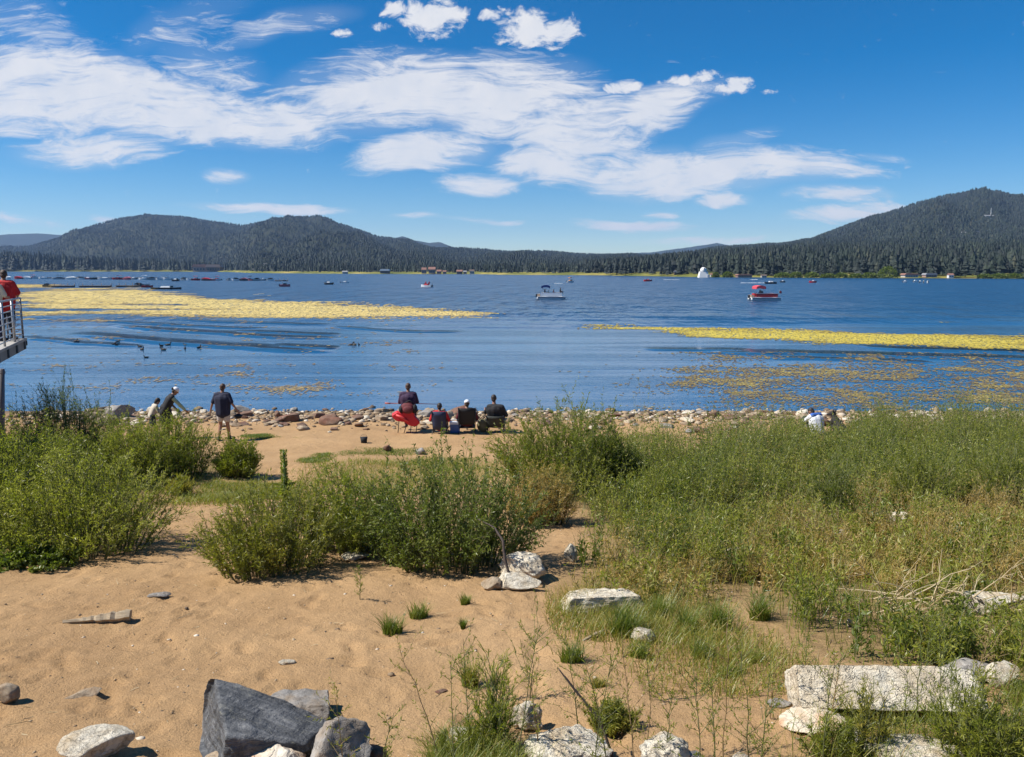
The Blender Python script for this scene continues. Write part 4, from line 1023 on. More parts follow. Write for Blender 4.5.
def not_in_front(q, front=.9):
    ok = np.ones(len(q), bool)
    for kx, ky, kw in KEEP:
        ok &= ~((np.abs(q[:, 0] - kx * q[:, 1] / ky) < kw * .5) & (q[:, 1] < ky + kw * .12) & (q[:, 1] > ky - front - min(kw, .6) * .3))
    return ok
def meadow_weeds(name, label, n, seed, mat, hr, nst, nlf, leaf, tint, dryness=.0, poly=None):
    rng = np.random.default_rng(seed); q = meadow_pts(int(n * 1.45), seed, poly); q = q[fbm(q[:, 0] * .9, q[:, 1] * .9, 3, 61) > -.12]; q = q[not_in_front(q, .5)]; n = len(q)
    gd = sstep(-.6, .9, poly_dist(q[:, 0], q[:, 1], GOLD) + .9 * fbm(q[:, 0] * .7, q[:, 1] * .7, 3, 12))
    hl = np.clip(.60 + .62 * sstep(8.5, 18, q[:, 1]) + .65 * fbm(q[:, 0] * .55, q[:, 1] * .55, 3, 21), .3, 1.6) * (1 - .25 * gd)
    h = rng.uniform(*hr, n) * hl * np.where(rng.uniform(0, 1, n) < .08, 1.35, 1.0)
    z = terrain(q[:, 0], q[:, 1])
    pu, pv_ = pix(q[:, 0], q[:, 1], z + h * .9)            # shorter growth where the sitting pair looks out
    gapw = np.exp(-((pu - 822) / 24) ** 2); lim = 424 + 0 * pu
    h = np.where((pv_ < lim), h * (1 - gapw * np.clip((lim - pv_) / 40 * 1.6, 0, .8)), h)
    rep = np.repeat(np.arange(n), nst); M = len(rep)
    base = np.stack([q[rep, 0] + rng.normal(0, .05, M), q[rep, 1] + rng.normal(0, .05, M), z[rep] - .02], -1)
    hh = h[rep] * rng.uniform(.6, 1.05, M)
    tip = base + np.stack([rng.normal(.02, .22, M) * hh, rng.normal(0, .22, M) * hh, hh], -1)
    P = stems(base, tip, 5, 1.4, .03, rng)
    pl = Plant(); ptint = np.clip(tint + .30 * fbm(q[:, 0] * .6, q[:, 1] * .6, 3, 33) + rng.normal(0, .08, n) + dryness * gd, 0, 1)
    V, F = tubes(P, np.full(M, .0035), np.full(M, .0012)); pl.add(V, F, np.repeat(np.clip(.3 + .6 * gd[rep], 0, 1), 15), 1)
    lp, lt, li = along(P, nlf, .12, 1, rng)
    pl.quads(leaves(lp, lt, leaf[0], leaf[1], .52, rng, .0), np.clip(ptint[rep[li]] + rng.normal(0, .08, len(li)), 0, 1))
    return tag(link(name, pl.mesh(name, [mat, M_STEM])), label, 'weeds', kind='stuff')
meadow_weeds("meadow_weeds", "tangle of tall green weeds filling the right half of the shore", 1500, 701, M_LEAF, (.6, 1.2), 7, 17, (.068, .017), .64, .10)
meadow_weeds("meadow_weeds", "olive and golden weeds mixed through the right meadow", 1100, 702, M_GRASS, (.5, 1.0), 7, 16, (.06, .013), .45, .36)
meadow_weeds("meadow_weeds", "darker leafy weeds mixed through the right meadow", 420, 703, M_DARK, (.6, 1.05), 7, 18, (.065, .024), .52, .05)
meadow_weeds("meadow_weeds", "rusty brown dead weeds in the dry patches of the right meadow", 900, 706, M_GRASS, (.4, .85), 7, 15, (.055, .010), .80, .05, GOLD)
meadow_weeds("meadow_weeds", "taller seedy plumes standing above the far edge of the right meadow", 130, 707, M_LEAF, (.95, 1.45), 5, 26, (.06, .014), .62, .1, world_poly([(845, 475), (1080, 475), (1080, 441), (850, 441)]))
rng = np.random.default_rng(88)
q = meadow_pts(42000, 705, None, .25); q = q[not_in_front(q, .05)]; n = len(q)
gd = sstep(-.5, .8, poly_dist(q[:, 0], q[:, 1], GOLD) + .9 * fbm(q[:, 0] * .7, q[:, 1] * .7, 3, 12))
h = rng.uniform(.14, .5, n) * np.clip(.8 + .5 * fbm(q[:, 0] * .5, q[:, 1] * .5, 3, 40), .3, 1.4)
pl = Plant(); V, F = blades(np.stack([q[:, 0], q[:, 1], terrain(q[:, 0], q[:, 1]) - .01], -1), h, np.full(n, .0075), rng.uniform(.15, .95, n), rng)
pl.add(V, F, np.repeat(np.clip(.30 + .36 * gd + .25 * fbm(q[:, 0] * 1.3, q[:, 1] * 1.3, 2, 50) + rng.normal(0, .12, n), 0, 1), 8))
tag(link("meadow_grass", pl.mesh("meadow_grass", [M_GRASS])), "knee high mixed green and dry grass of the right meadow", 'grass', kind='stuff')
# thin grass at the left thicket and moss green patches on the beach
def patch(name, label, polys, n, seed, hr, wd, tint, ab=.2):
    rng = np.random.default_rng(seed); qs = []
    for P in polys:
        qs.append(meadow_pts(n // len(polys), seed, world_poly(P), ab))
    q = np.concatenate(qs); n = len(q); pl = Plant()
    V, F = blades(np.stack([q[:, 0], q[:, 1], terrain(q[:, 0], q[:, 1]) - .004], -1), rng.uniform(*hr, n), np.full(n, wd), rng.uniform(.3, 1.1, n), rng)
    pl.add(V, F, np.repeat(np.clip(tint + rng.normal(0, .13, n), 0, 1), 8))
    return tag(link(name, pl.mesh(name, [M_GRASS])), label, 'grass', kind='stuff')
patch("beach_grass", "short bright green grass patches on the flat beach sand", [[(320, 456), (360, 447), (440, 447), (450, 453), (380, 457)], [(240, 436), (262, 434), (300, 438), (262, 441)], [(300, 458), (330, 453), (330, 462), (300, 464)],
      [(400, 462), (480, 456), (500, 470), (420, 474)], [(560, 442), (640, 430), (700, 440), (600, 450)]], 20000, 811, (.02, .07), .012, .28, .12)
patch("beach_grass", "thin yellowish grass on the sand behind the middle bushes", [[(290, 490), (300, 462), (420, 458), (520, 462), (520, 480), (420, 500)], [(160, 505), (215, 480), (330, 485), (300, 500), (210, 506)]], 24000, 812, (.04, .18), .009, .46, .4)
patch("beach_grass", "sparse dry grass at the edge of the sand below the long white rock", [[(545, 610), (590, 596), (700, 606), (780, 650), (830, 672), (740, 700), (650, 672), (560, 645)]], 9500, 813, (.04, .22), .006, .52, .5)
patch("beach_grass", "green undergrowth at the foot of the left thicket", [[(-120, 590), (0, 566), (140, 528), (160, 500), (240, 478), (240, 462), (150, 470), (0, 500), (-150, 520)]], 8000, 814, (.06, .25), .008, .35, .3)
patch("foreground_grass", "grass and litter between the pale rocks at the bottom right", [[(790, 722), (990, 716), (1100, 720), (1100, 810), (770, 810)], [(430, 752), (500, 742), (560, 760), (560, 800), (420, 800)], [(985, 690), (1120, 690), (1120, 740), (990, 740)]], 9000, 815, (.06, .26), .005, .42, .2)
# dry twigs, driftwood
def wood(name, label, pts, r, mat, seed, cat='driftwood', n=9, flat=1.0):
    rng = np.random.default_rng(seed); P = [Vector(p) for p in pts]
    fine = []
    rr = []
    for i in range(len(P) - 1):
        for k in range(6):
            f = k / 6; fine.append(P[i].lerp(P[i + 1], f) + Vector(rng.normal(0, .08 * r[i], 3))); rr.append((r[i] * (1 - f) + r[i + 1] * f) * rng.uniform(.85, 1.15))
    fine.append(P[-1]); rr.append(r[-1])
    mb = MB(); mb.tube(fine, rr, n)
    return tag(mb.build(name, mat, None, n > 5), label, cat)
t = NT("driftwood"); c = t.obj()
g_ = t.noise(t.mapping(c, (3, 26, 26)), 1.0, 5, .6)
M_WOOD = t.done(t.bsdf(t.ramp(g_, [(.3, (.26, .19, .12)), (.6, (.46, .37, .25)), (.8, (.58, .49, .36))]), .85, t.bump(g_, .6, .02), spec=.2))
M_TWIG = paint("dark_twig", (.075, .055, .045), .85, 0, .3, 30)
a, b, m = ground(63, 624), ground(131, 620), ground(108, 622)
U = Vector((0, 0, 1))
wood("driftwood", "pale split length of driftwood lying on the open sand", [a + U * .02, m.lerp(a, .45) + U * .035, m + U * .045, b + U * .055], [.018, .026, .055, .052], M_WOOD, 1, 'driftwood', 5)
wood("stick", "short pale stick on the sand left of the pale lumpy rock", [ground(583, 642) + U * .012, ground(595, 637) + U * .02, ground(605, 634) + U * .03], [.012, .018, .02], M_WOOD, 2, 'stick')
gp = ground(513, 588)
wood("branch", "dark bent bare branch leaning up from the boulder heap", [gp, at_y(505, 560, gp[1] + .05), at_y(503, 541, gp[1] + .1), at_y(495, 528, gp[1] + .2), at_y(478, 519, gp[1] + .3)], [.018, .016, .014, .010, .005], M_TWIG, 3, 'branch', 7)
gp = ground(114, 420)
wood("driftwood", "curved dark driftwood branch lying over the grey shore rock", [at_y(98, 408.5, gp[1] + .1), at_y(106, 407, gp[1]), at_y(114, 409, gp[1]), at_y(121, 413, gp[1] - .1), at_y(126, 416, gp[1] - .15)], [.02, .03, .045, .06, .05], M_TWIG, 4)
for i, (pts, lab) in enumerate([([(600, 720), (575, 690), (558, 668)], "thin dark bare twig leaning over the large white fissured boulder"),
                                ([(675, 470), (662, 448)], "pale bare stem leaning out of the meadow behind the blue green shrub")]):
    g0 = ground(*pts[0]) if i == 1 else ground(614, 760)
    wood("branch", lab, [g0] + [at_y(uu, vv, g0[1] + .02 * k) for k, (uu, vv) in enumerate(pts)], [.010] + [.008] * (len(pts) - 1) + [.004], M_TWIG if i == 0 else M_WOOD, 20 + i, 'branch', 6)
# bleached dead branches, right
g0 = ground(950, 624); rng = np.random.default_rng(66)
n = 46
st = np.array([[g0[0] + rng.normal(0, .45), g0[1] + rng.uniform(-.2, .4), 0] for _ in range(n)]); st[:, 2] = terrain(st[:, 0], st[:, 1]) + rng.uniform(.02, .3, n)
tp = st + np.stack([rng.normal(.1, .35, n), rng.normal(0, .15, n), rng.uniform(.0, .4, n)], -1)
P = stems(st, tp, 5, 1.0, .06, rng); pl = Plant(); V, F = tubes(P, np.full(n, .007), np.full(n, .002), 4); pl.add(V, F, np.repeat(rng.uniform(.4, 1, n), 20))
pos, tan, idx = along(P, 4, .3, 1, rng); P2 = stems(pos, pos + nrm(tan + rng.normal(0, .7, pos.shape)) * rng.uniform(.06, .2, (len(pos), 1)), 3, 1, .05, rng)
V, F = tubes(P2, np.full(len(P2), .003), np.full(len(P2), .001), 3); pl.add(V, F, .8)
tag(link("dead_branches", pl.mesh("dead_branches", [M_DRY])), "heap of bleached dead branches beside the long pale rock at the right edge", 'branches')

# dead twigs and plant litter blown over the sand
rng = np.random.default_rng(919); n = 900
x = rng.uniform(-8, 4.5, n); y = 3.6 + 15 * rng.uniform(0, 1, n) ** 1.5; b = np.stack([x, y, terrain(x, y) + .008], -1); a = rng.uniform(0, 6.28, n); L = np.clip(rng.lognormal(-2.9, .6, n), .02, .28)
e = b + np.stack([np.cos(a) * L, np.sin(a) * L, rng.uniform(-.003, .02, n)], -1); e[:, 2] = np.maximum(e[:, 2], terrain(e[:, 0], e[:, 1]) + .004)
P = stems(b, e, 4, 1.0, .06, rng); pl = Plant(); V, F = tubes(P, np.full(n, .0035), np.full(n, .0018), 3); pl.add(V, F, np.repeat(rng.uniform(0, 1, n), 12))
tag(link("twig_litter", pl.mesh("twig_litter", [M_DRY])), "small dead twigs and straw scattered over the open sand", 'litter', kind='stuff')
# ------------------------------------------------------------------ people
SKIN = paint("skin", (.42, .24, .16), .55, 0, .08, 9)
SKIN_TAN = paint("tanned_skin", (.30, .155, .095), .55, 0, .08, 9)
HAIR = paint("dark_hair", (.022, .014, .010), .6, 0, .4, 60, .01)
HAIR_B = paint("brown_hair", (.060, .030, .016), .6, 0, .4, 60, .01)
EYE = paint("eye_dark", (.02, .015, .012), .3)
LIP = paint("lips", (.30, .11, .09), .5)
def V3(*a): return Vector(a)
STAND = dict(pel=(0, 0, .96), che=(0, .01, 1.30), nek=(0, 0, 1.47), hed=(0, .025, 1.64),
             shL=(-.185, 0, 1.42), shR=(.185, 0, 1.42), elL=(-.26, -.03, 1.14), elR=(.26, -.03, 1.14), wrL=(-.28, .06, .90), wrR=(.28, .06, .90),
             hiL=(-.095, 0, .93), hiR=(.095, 0, .93), knL=(-.11, .03, .50), knR=(.11, .03, .50), anL=(-.115, -.02, .085), anR=(.115, -.02, .085),
             toL=(-.145, .15, .035), toR=(.145, .15, .035), look=(0, 1, 0))
SIT = dict(pel=(0, 0, .27), che=(0, -.10, .58), nek=(0, -.11, .74), hed=(0, -.07, .90),
           shL=(-.19, -.10, .69), shR=(.19, -.10, .69), elL=(-.29, .02, .46), elR=(.29, .02, .46), wrL=(-.25, .26, .46), wrR=(.25, .26, .46),
           hiL=(-.095, .02, .25), hiR=(.095, .02, .25), knL=(-.13, .42, .42), knR=(.13, .42, .42), anL=(-.13, .60, .09), anR=(.13, .60, .09),
           toL=(-.15, .77, .04), toR=(.15, .77, .04), look=(0, 1, 0))
def limb_dir(a, b): return (Vector(b) - Vector(a)).normalized()
def torso(mb, J, o, low=0.0, wide=1.0):
    pel, che = Vector(J['pel']), Vector(J['che']); side = (Vector(J['shR']) - Vector(J['shL'])).normalized()
    fwd = side.cross((che - pel).normalized()) * -1
    for s in (-1, 1):
        mb.cap(pel + side * .065 * s * wide - (che - pel) * low, che + side * .085 * s * wide, (.105 + o) * wide, (.115 + o) * wide)
    mb.cap(pel - (che - pel) * low, che, (.125 + o) * wide, (.135 + o) * wide)
    mb.cap(Vector(J['shL']).lerp(Vector(J['shR']), .12), Vector(J['shL']).lerp(Vector(J['shR']), .88), .070 + o, .070 + o)
    mb.cap(che, Vector(J['nek']) - limb_dir(che, J['nek']) * .05, .11 + o, .065 + o)
def hand(mb, wr, el, inward, curl=.5):
    d = limb_dir(el, wr); n = Vector(inward).normalized(); n = (n - d * n.dot(d)).normalized(); s = d.cross(n).normalized()
    pc = wr + d * .05
    for k in (-1, 0, 1): mb.cap(wr + d * .01 + s * .015 * k, wr + d * .085 + s * .024 * k, .018, .015, 8)
    for k, L in zip((-1.5, -.5, .5, 1.5), (.060, .076, .080, .068)):
        b = wr + d * .088 + s * .019 * k; m = b + (d + n * curl * .6).normalized() * L * .55; e = m + (d * .7 + n * curl * 1.3).normalized() * L * .5
        mb.cap(b, m, .0105, .0098, 8); mb.cap(m, e, .0098, .0085, 8)
    b = wr + d * .03 + s * .03; m = b + (s * .75 + d * .7 + n * .25).normalized() * .042; mb.cap(b, m, .013, .011, 8); mb.cap(m, m + (d + n * .5).normalized() * .032, .011, .009, 8)
def body(J, scale, skin, root, voxel=.009, build=1.0):
    mb = MB(); P = {k: Vector(v) for k, v in J.items()}
    torso(mb, J, 0.0, 0, build)
    mb.cap(P['hiL'], P['hiR'], .10 * build, .10 * build)
    for s in 'LR':
        mb.cap(P['hi' + s], P['kn' + s], .085 * build, .058); mb.cap(P['kn' + s], P['an' + s], .057, .036)
        mb.cap(P['kn' + s].lerp(P['an' + s], .12), P['kn' + s].lerp(P['an' + s], .4), .056, .052)
        mb.cap(P['an' + s], P['to' + s], .042, .030)
        mb.cap(P['sh' + s], P['el' + s], .050 * build, .038); mb.cap(P['el' + s], P['wr' + s], .039, .025)
        side = (P['shR'] - P['shL']).normalized() * (1 if s == 'L' else -1)
        hand(mb, P['wr' + s], P['el' + s], side + Vector((0, .3, 0)))
    up = limb_dir(P['nek'], P['hed']); look = P['look'].normalized(); look = (look - up * look.dot(up)).normalized(); sd = look.cross(up)
    mb.cap(P['nek'] - up * .06, P['nek'] + up * .09, .060, .052)
    H = P['hed']; M3 = Matrix((sd, look, up)).transposed()
    mb.ball(H + up * .015, (.074, .094, .100), 20, 14, M3)
    mb.cap(H + look * .035 - up * .045, H + look * .055 - up * .085, .052, .036)     # jaw
    mb.cap(H + look * .088 + up * .018, H + look * .108 - up * .022, .011, .016)     # nose
    for k in (-1, 1): mb.ball(H + sd * .077 * k - look * .005, (.012, .026, .034), 10, 8, M3)
    o = mb.fused("body", skin, root, voxel, 3)
    e = MB()
    for k in (-1, 1): e.ball(H + look * .087 + sd * .031 * k + up * .012, .0095, 8, 6)
    e.build("eyes", EYE, o, True)
    e = MB(); e.cap(H + look * .090 - up * .058 - sd * .02, H + look * .090 - up * .058 + sd * .02, .007, .007, 8); e.build("mouth", LIP, o, True)
    return o, (H, look, up, sd, M3)
def hair(hd, root, mat, length=.0, bun=False, vol=1.0):
    H, look, up, sd, M3 = hd; mb = MB()
    mb.ball(H + up * .034 - look * .016, (.083 * vol, .096 * vol, .094 * vol), 20, 14, M3)
    mb.ball(H - look * .045 - up * .03, (.070 * vol, .055, .070), 16, 12, M3)
    if length: mb.cap(H - look * .06 - up * .03, H - look * .07 - up * (.05 + length), .065, .045)
    if bun: mb.ball(H - look * .115 + up * .02, .042, 12, 8)
    return mb.fused("hair", mat, root, .011, 2)
def cap_hat(hd, root, mat, brim=True):
    H, look, up, sd, M3 = hd; mb = MB()
    mb.ball(H + up * .052 - look * .008, (.090, .106, .082), 20, 14, M3)
    o = mb.fused("cap", mat, root, .010, 2)
    if brim:
        b = MB(); b.ball(H + up * .055 + look * .12, (.075, .075, .010), 14, 8, M3); b.build("cap_brim", mat, o, True)
    return o
def shirt(J, root, mat, sleeve=.6, low=.12, build=1.0, name="shirt", o=.020):
    mb = MB(); torso(mb, J, o, low, build); P = {k: Vector(v) for k, v in J.items()}
    for s in 'LR':
        if sleeve <= 1: mb.cap(P['sh' + s], P['sh' + s].lerp(P['el' + s], sleeve), .050 * build + o, .048 + o)
        else:
            mb.cap(P['sh' + s], P['el' + s], .052 * build + o, .042 + o); mb.cap(P['el' + s], P['el' + s].lerp(P['wr' + s], sleeve - 1), .043 + o, .032 + o)
    return mb.fused(name, mat, root, .012, 3)
def trousers(J, root, mat, leg=.55, build=1.0, name="shorts", o=.022):
    mb = MB(); P = {k: Vector(v) for k, v in J.items()}
    up = limb_dir(P['pel'], P['che'])
    mb.cap(P['hiL'], P['hiR'], .104 * build + o * .6, .104 * build + o * .6); mb.cap(P['pel'], P['pel'] + up * .05, .12 * build + o * .4, .115 * build + o * .4)
    for s in 'LR':
        if leg <= 1: mb.cap(P['hi' + s], P['hi' + s].lerp(P['kn' + s], leg), .088 * build + o, .080 + o)
        else:
            mb.cap(P['hi' + s], P['kn' + s], .088 * build + o, .062 + o); mb.cap(P['kn' + s], P['kn' + s].lerp(P['an' + s], leg - 1), .062 + o, .045 + o)
    return mb.fused(name, mat, root, .012, 3)
def shoes(J, root, mat):
    for s in 'LR':
        mb = MB(); a, b = Vector(J['an' + s]), Vector(J['to' + s])
        mb.cap(a - Vector((0, 0, .035)) - (b - a).normalized() * .03, b, .050, .042); mb.cap(a, a + Vector((0, 0, .03)), .048, .046)
        mb.fused("shoe", mat, root, .011, 2)
def person(label, loc, rz, scale=1.0, group=None):
    r = thing("person", label, "person", loc, rz, group); r.scale = (scale,) * 3; return r
def pose(base, **kw): d = dict(base); d.update(kw); return d
NAVY = paint("navy_cotton", (.012, .015, .040), .85, 0, .15, 12, .01)
PLUM = paint("plum_cotton", (.040, .018, .050), .85, 0, .15, 12, .01)
SHORTS = paint("pale_grey_cotton", (.50, .46, .42), .85, 0, .1, 12, .01)
BLACK = paint("black_cloth", (.010, .010, .012), .8, 0, .2, 12, .01)
REDC = paint("red_cotton", (.48, .012, .015), .8, 0, .12, 12, .01)
WHITEC = paint("white_cotton", (.74, .75, .78), .8, 0, .05, 12, .01)
BLUEC = paint("blue_cotton", (.04, .12, .42), .8, 0, .1, 12)
PALEG = paint("pale_green_cotton", (.34, .42, .27), .8, 0, .1, 12)
BEIGE = paint("beige_cotton", (.48, .42, .33), .8, 0, .1, 12)
MAROON = paint("maroon_cloth", (.11, .016, .020), .8, 0, .2, 12, .01)
DENIM = paint("dark_denim", (.022, .028, .045), .85, 0, .15, 12, .01)
SHOE = paint("dark_shoe", (.018, .018, .022), .7)
def at_ground(u, v): p = ground(u, v); return Vector((p[0], p[1], p[2] + .005))

# walking man, seen from behind
J = pose(STAND, elL=(-.31, -.03, 1.15), wrL=(-.40, .02, .93), elR=(.31, -.04, 1.16), wrR=(.42, .05, .95), hed=(.01, .035, 1.64), anL=(-.13, -.10, .085), toL=(-.19, .06, .035), anR=(.13, .10, .085), toR=(.20, .26, .035), look=(-.1, 1, -.15))
p = at_ground(224.5, 440.5); r = person("person standing on the beach in a navy t-shirt and pale shorts, holding a black hat", p, R(-4), 1.0)
b, hd = body(J, 1, SKIN_TAN, r, build=1.14); hair(hd, r, HAIR_B); shirt(J, r, NAVY, .82, .30, 1.18); trousers(J, r, SHORTS, .62, 1.12); shoes(J, r, SHOE)
hat = thing("hat", "black hat carried in the hand of the standing man in the navy t-shirt", "hat", p + Vector((.44, .06, .745)), 0)
mb = MB(); mb.ball((0, 0, 0), (.115, .10, .085), 16, 10); mb.fused("crown", BLACK, hat, .012, 2); mb = MB(); mb.ball((0, 0, .02), (.15, .14, .016), 16, 8); mb.build("brim", BLACK, hat, True)
# woman bending forward
J = pose(STAND, che=(0, .16, 1.24), nek=(0, .24, 1.38), hed=(0, .33, 1.50), shL=(-.17, .20, 1.33), shR=(.17, .20, 1.33), elL=(-.22, .20, 1.06), wrL=(-.12, .34, .90), elR=(.22, .40, 1.10), wrR=(.20, .58, .88), pel=(0, 0, .95), look=(0, 1, -.35))
p = at_ground(167, 438.5); r = person("person in a sleeveless black dress and white cap bending forward behind the left bushes", p, R(-62), .98)
b, hd = body(J, 1, SKIN_TAN, r, build=.94); hair(hd, r, HAIR, 0, True); cap_hat(hd, r, WHITEC, False); shirt(J, r, BLACK, .1, .35, .97, "dress"); 
mb = MB()
mb.cap(Vector(J['shR']), Vector(J['elR']), .068, .056); mb.cap(Vector(J['elR']), Vector(J['elR']).lerp(Vector(J['wrR']), .8), .056, .046); mb.fused("sleeve", PALEG, r, .012, 3)
mb = MB(); mb.cap((0, 0, .98), (0, .02, .62), .16, .21); mb.fused("skirt", BLACK, r, .014, 3)
# child or short person beside her
J = pose(STAND, che=(0, .12, 1.22), nek=(0, .20, 1.37), hed=(0, .27, 1.50), shL=(-.17, .15, 1.31), shR=(.17, .15, 1.31), elL=(-.23, .22, 1.06), wrL=(-.16, .38, .95), elR=(.23, .22, 1.06), wrR=(.16, .38, .95), look=(0, 1, -.3))
p = at_ground(153, 438); r = person("child with dark hair and a beige top stooping at the left of the bending woman", p, R(-50), .76)
b, hd = body(J, 1, SKIN, r, build=.9); hair(hd, r, HAIR, .05, False, 1.12); shirt(J, r, BEIGE, .9, .2, .95); trousers(J, r, DENIM, .8)
# standing angler
J = {k: (q[0], q[1], q[2] + (.42 if k[:2] not in ('an', 'to', 'kn') and k != 'look' else (.24 if k[:2] == 'kn' else 0))) for k, q in SIT.items()}
J = pose(J, che=(0, -.03, 1.04), nek=(0, -.02, 1.21), hed=(0, .02, 1.38), shL=(-.19, -.02, 1.16), shR=(.19, -.02, 1.16), elL=(-.27, .04, .90), elR=(.27, .04, .90), wrL=(-.18, .28, .86), wrR=(.18, .28, .86), look=(.05, 1, -.2))
p = at_ground(408, 432.5) + Vector((0, .22, 0)); r = person("person in a dark plum shirt sitting high on the red camp chair and fishing", p, R(2), 1.06)
b, hd = body(J, 1, SKIN_TAN, r, build=1.1); hair(hd, r, HAIR_B); shirt(J, r, PLUM, 1.1, .2, 1.12); trousers(J, r, MAROON, 1.9, 1.1, "trousers"); shoes(J, r, SHOE)
rod = thing("fishing_rod", "thin dark red fishing rod held level by the angler in plum", "fishing rod", p + Vector((-.76, .32, .86)), 0)
mb = MB(); mb.tube([(0, 0, .01), (.9, .02, 0), (1.75, .05, -.03)], [.018, .014, .008], 7); mb.build("blank", paint("rod_varnish", (.16, .03, .035), .35), rod, True)
mb = MB(); mb.tube([(-.06, 0, .012), (.12, 0, .008)], [.028, .024], 8); mb.build("handle", paint("rod_cork", (.42, .12, .10), .8), rod, True)
# red camp chair and the pack on it
p = at_ground(406, 433.5)
ch = thing("camp_chair", "red canvas camp chair with drooping sides under the angler in plum", "camp chair", p)
REDCAN = paint("red_canvas", (.56, .012, .022), .6, 0, .12, 8, .015); FRAME = paint("black_tube", (.02, .02, .022), .45)
gp = p[1]; s = pxm(p)
def lp(u, v, dy=0.0): return at_y(u, v, gp + dy) - Vector(p)
out = [(397, 412.1), (391.8, 415.3), (392.6, 417.7), (396.2, 421.2), (400.5, 421.6), (404.9, 422.2), (408.9, 425.6), (412.5, 426.3), (416.8, 426), (420.3, 422.8), (417.6, 419.2), (414.8, 416.5), (413.8, 412.1), (403.3, 412.1), (401.7, 413.4)]
bm = bmesh.new(); fr = [bm.verts.new(lp(u, v, -.05)) for u, v in out]; bk = [bm.verts.new(lp(u, v, .34) + Vector((0, 0, .06))) for u, v in out]
n = len(out); bm.faces.new(fr); bm.faces.new(bk[::-1])
for i in range(n): bm.faces.new((fr[i], bk[i], bk[(i + 1) % n], fr[(i + 1) % n]))
bmesh.ops.recalc_face_normals(bm, faces=bm.faces); me = bpy.data.meshes.new("seat"); bm.to_mesh(me); bm.free(); me.materials.append(REDCAN)
o = link("seat", me, (0, 0, 0), (0, 0, 0), ch)
m = o.modifiers.new("b", 'BEVEL'); m.width = .05; m.segments = 3; m.limit_method = 'ANGLE'
mb = MB(); mb.tube([lp(396, 415, -.07), lp(401, 417, -.09), lp(408.5, 421.5, -.08)], [.03, .045, .02], 8); mb.build("seat_fold", paint("red_canvas_light", (.62, .06, .06), .5), o, True)
for a, c in (((399, 421), (398, 433.0)), ((407, 424), (404, 433.0)), ((411, 425.5), (410.5, 433.5)), ((417, 425), (416, 433.5))):
    mb = MB(); mb.tube([lp(*a), lp(*c)], .014, 6); mb.build("leg", FRAME, ch, True)
bp = thing("backpack", "black and maroon backpack hung at the back of the red camp chair", "backpack", at_y(408, 413.2, gp - .02))
mb = MB(); mb.ball((0, 0, .17), (.24, .15, .19), 18, 12); mb.ball((.02, -.12, .13), (.17, .08, .13), 16, 10); mb.fused("bag", MAROON, bp, .014, 4)
mb = MB(); mb.ball((-.21, 0, .13), (.09, .12, .13), 14, 10); mb.fused("side_pocket", BLACK, bp, .014, 2)
mb = MB(); mb.ball((.22, 0, .14), (.09, .12, .16), 14, 10); mb.fused("side_pocket", BLACK, bp, .014, 2)
mb = MB(); mb.tube([(-.1, -.02, .33), (.04, -.04, .42), (.13, -.02, .38), (.2, 0, .25)], .022, 7); mb.build("strap", BLACK, bp, True)
# seated anglers
def low_chair(label, loc, rz, mat, w=.52, top=.70, bot=.14, arm=True):
    c = thing("folding_chair", label, "camp chair", loc, rz)
    mb = MB(); N = 7; pts = []
    for j in range(5):
        z = bot + (top - bot) * j / 4; y = -.12 - .14 * (j / 4)
        for i in range(N):
            x = (i / (N - 1) - .5) * w * (.86 + .14 * j / 4); pts.append((x, y - .05 * (1 - (2 * i / (N - 1) - 1) ** 2), z))
    V = pts + [(x, y + .02, z) for x, y, z in pts]; F = []; k = len(pts)
    for j in range(4):
        for i in range(N - 1):
            a = j * N + i; F += [(a, a + 1, a + 1 + N, a + N), (a + k, a + N + k, a + 1 + N + k, a + 1 + k)]
    ring = [i for i in range(N)] + [j * N + N - 1 for j in range(1, 5)] + [4 * N + i for i in range(N - 2, -1, -1)] + [j * N for j in range(3, 0, -1)]
    for i in range(len(ring)): a, b = ring[i], ring[(i + 1) % len(ring)]; F.append((a, a + k, b + k, b))
    mb.add(V, F); mb.build("backrest", mat, c, True)
    mb = MB(); mb.box((0, .12, .19), (w * .92, .48, .03)); mb.build("seat", mat, c)
    for sx in (-1, 1):
        mb = MB(); mb.tube([(sx * w * .5, -.27, top + .02), (sx * w * .46, -.10, .22), (sx * w * .46, .02, .0)], .014, 7); mb.build("frame_tube", FRAME, c, True)
        for y in (-.22, .38): mb = MB(); mb.tube([(sx * w * .46, .08 if y > 0 else .20, .20), (sx * w * .5, y, 0)], .013, 6); mb.build("leg", FRAME, c, True)
        if arm: mb = MB(); mb.box((sx * w * .54, .06, .42), (.06, .42, .025)); mb.build("armrest", FRAME, c)
    return c
p = at_ground(440, 433.5)
low_chair("low navy folding chair with the person in red on it", p, R(-3), paint("navy_canvas", (.012, .022, .065), .7, 0, .15, 10, .01), .46, .76)
r = person("person in a red shirt sitting in the low navy chair by the blue cooler", p + Vector((0, .06, 0)), R(-3), .97); J = pose(SIT, elL=(-.30, -.06, .44), elR=(.30, -.06, .44))
b, hd = body(J, 1, SKIN_TAN, r); hair(hd, r, HAIR); shirt(J, r, REDC, .95, .15, 1.1); trousers(J, r, DENIM, 1.8, 1.05, "trousers"); shoes(J, r, SHOE)
p = at_ground(467, 433)
low_chair("black folding chair with the person in the white cap on it", p, R(4), BLACK, .56, .86, .30)
r = person("person in a white cap and maroon top sitting in the black folding chair", p + Vector((0, .07, .06)), R(4), 1.0); J = pose(SIT, elL=(-.31, -.04, .44), elR=(.33, -.06, .42), wrR=(.32, .14, .33))
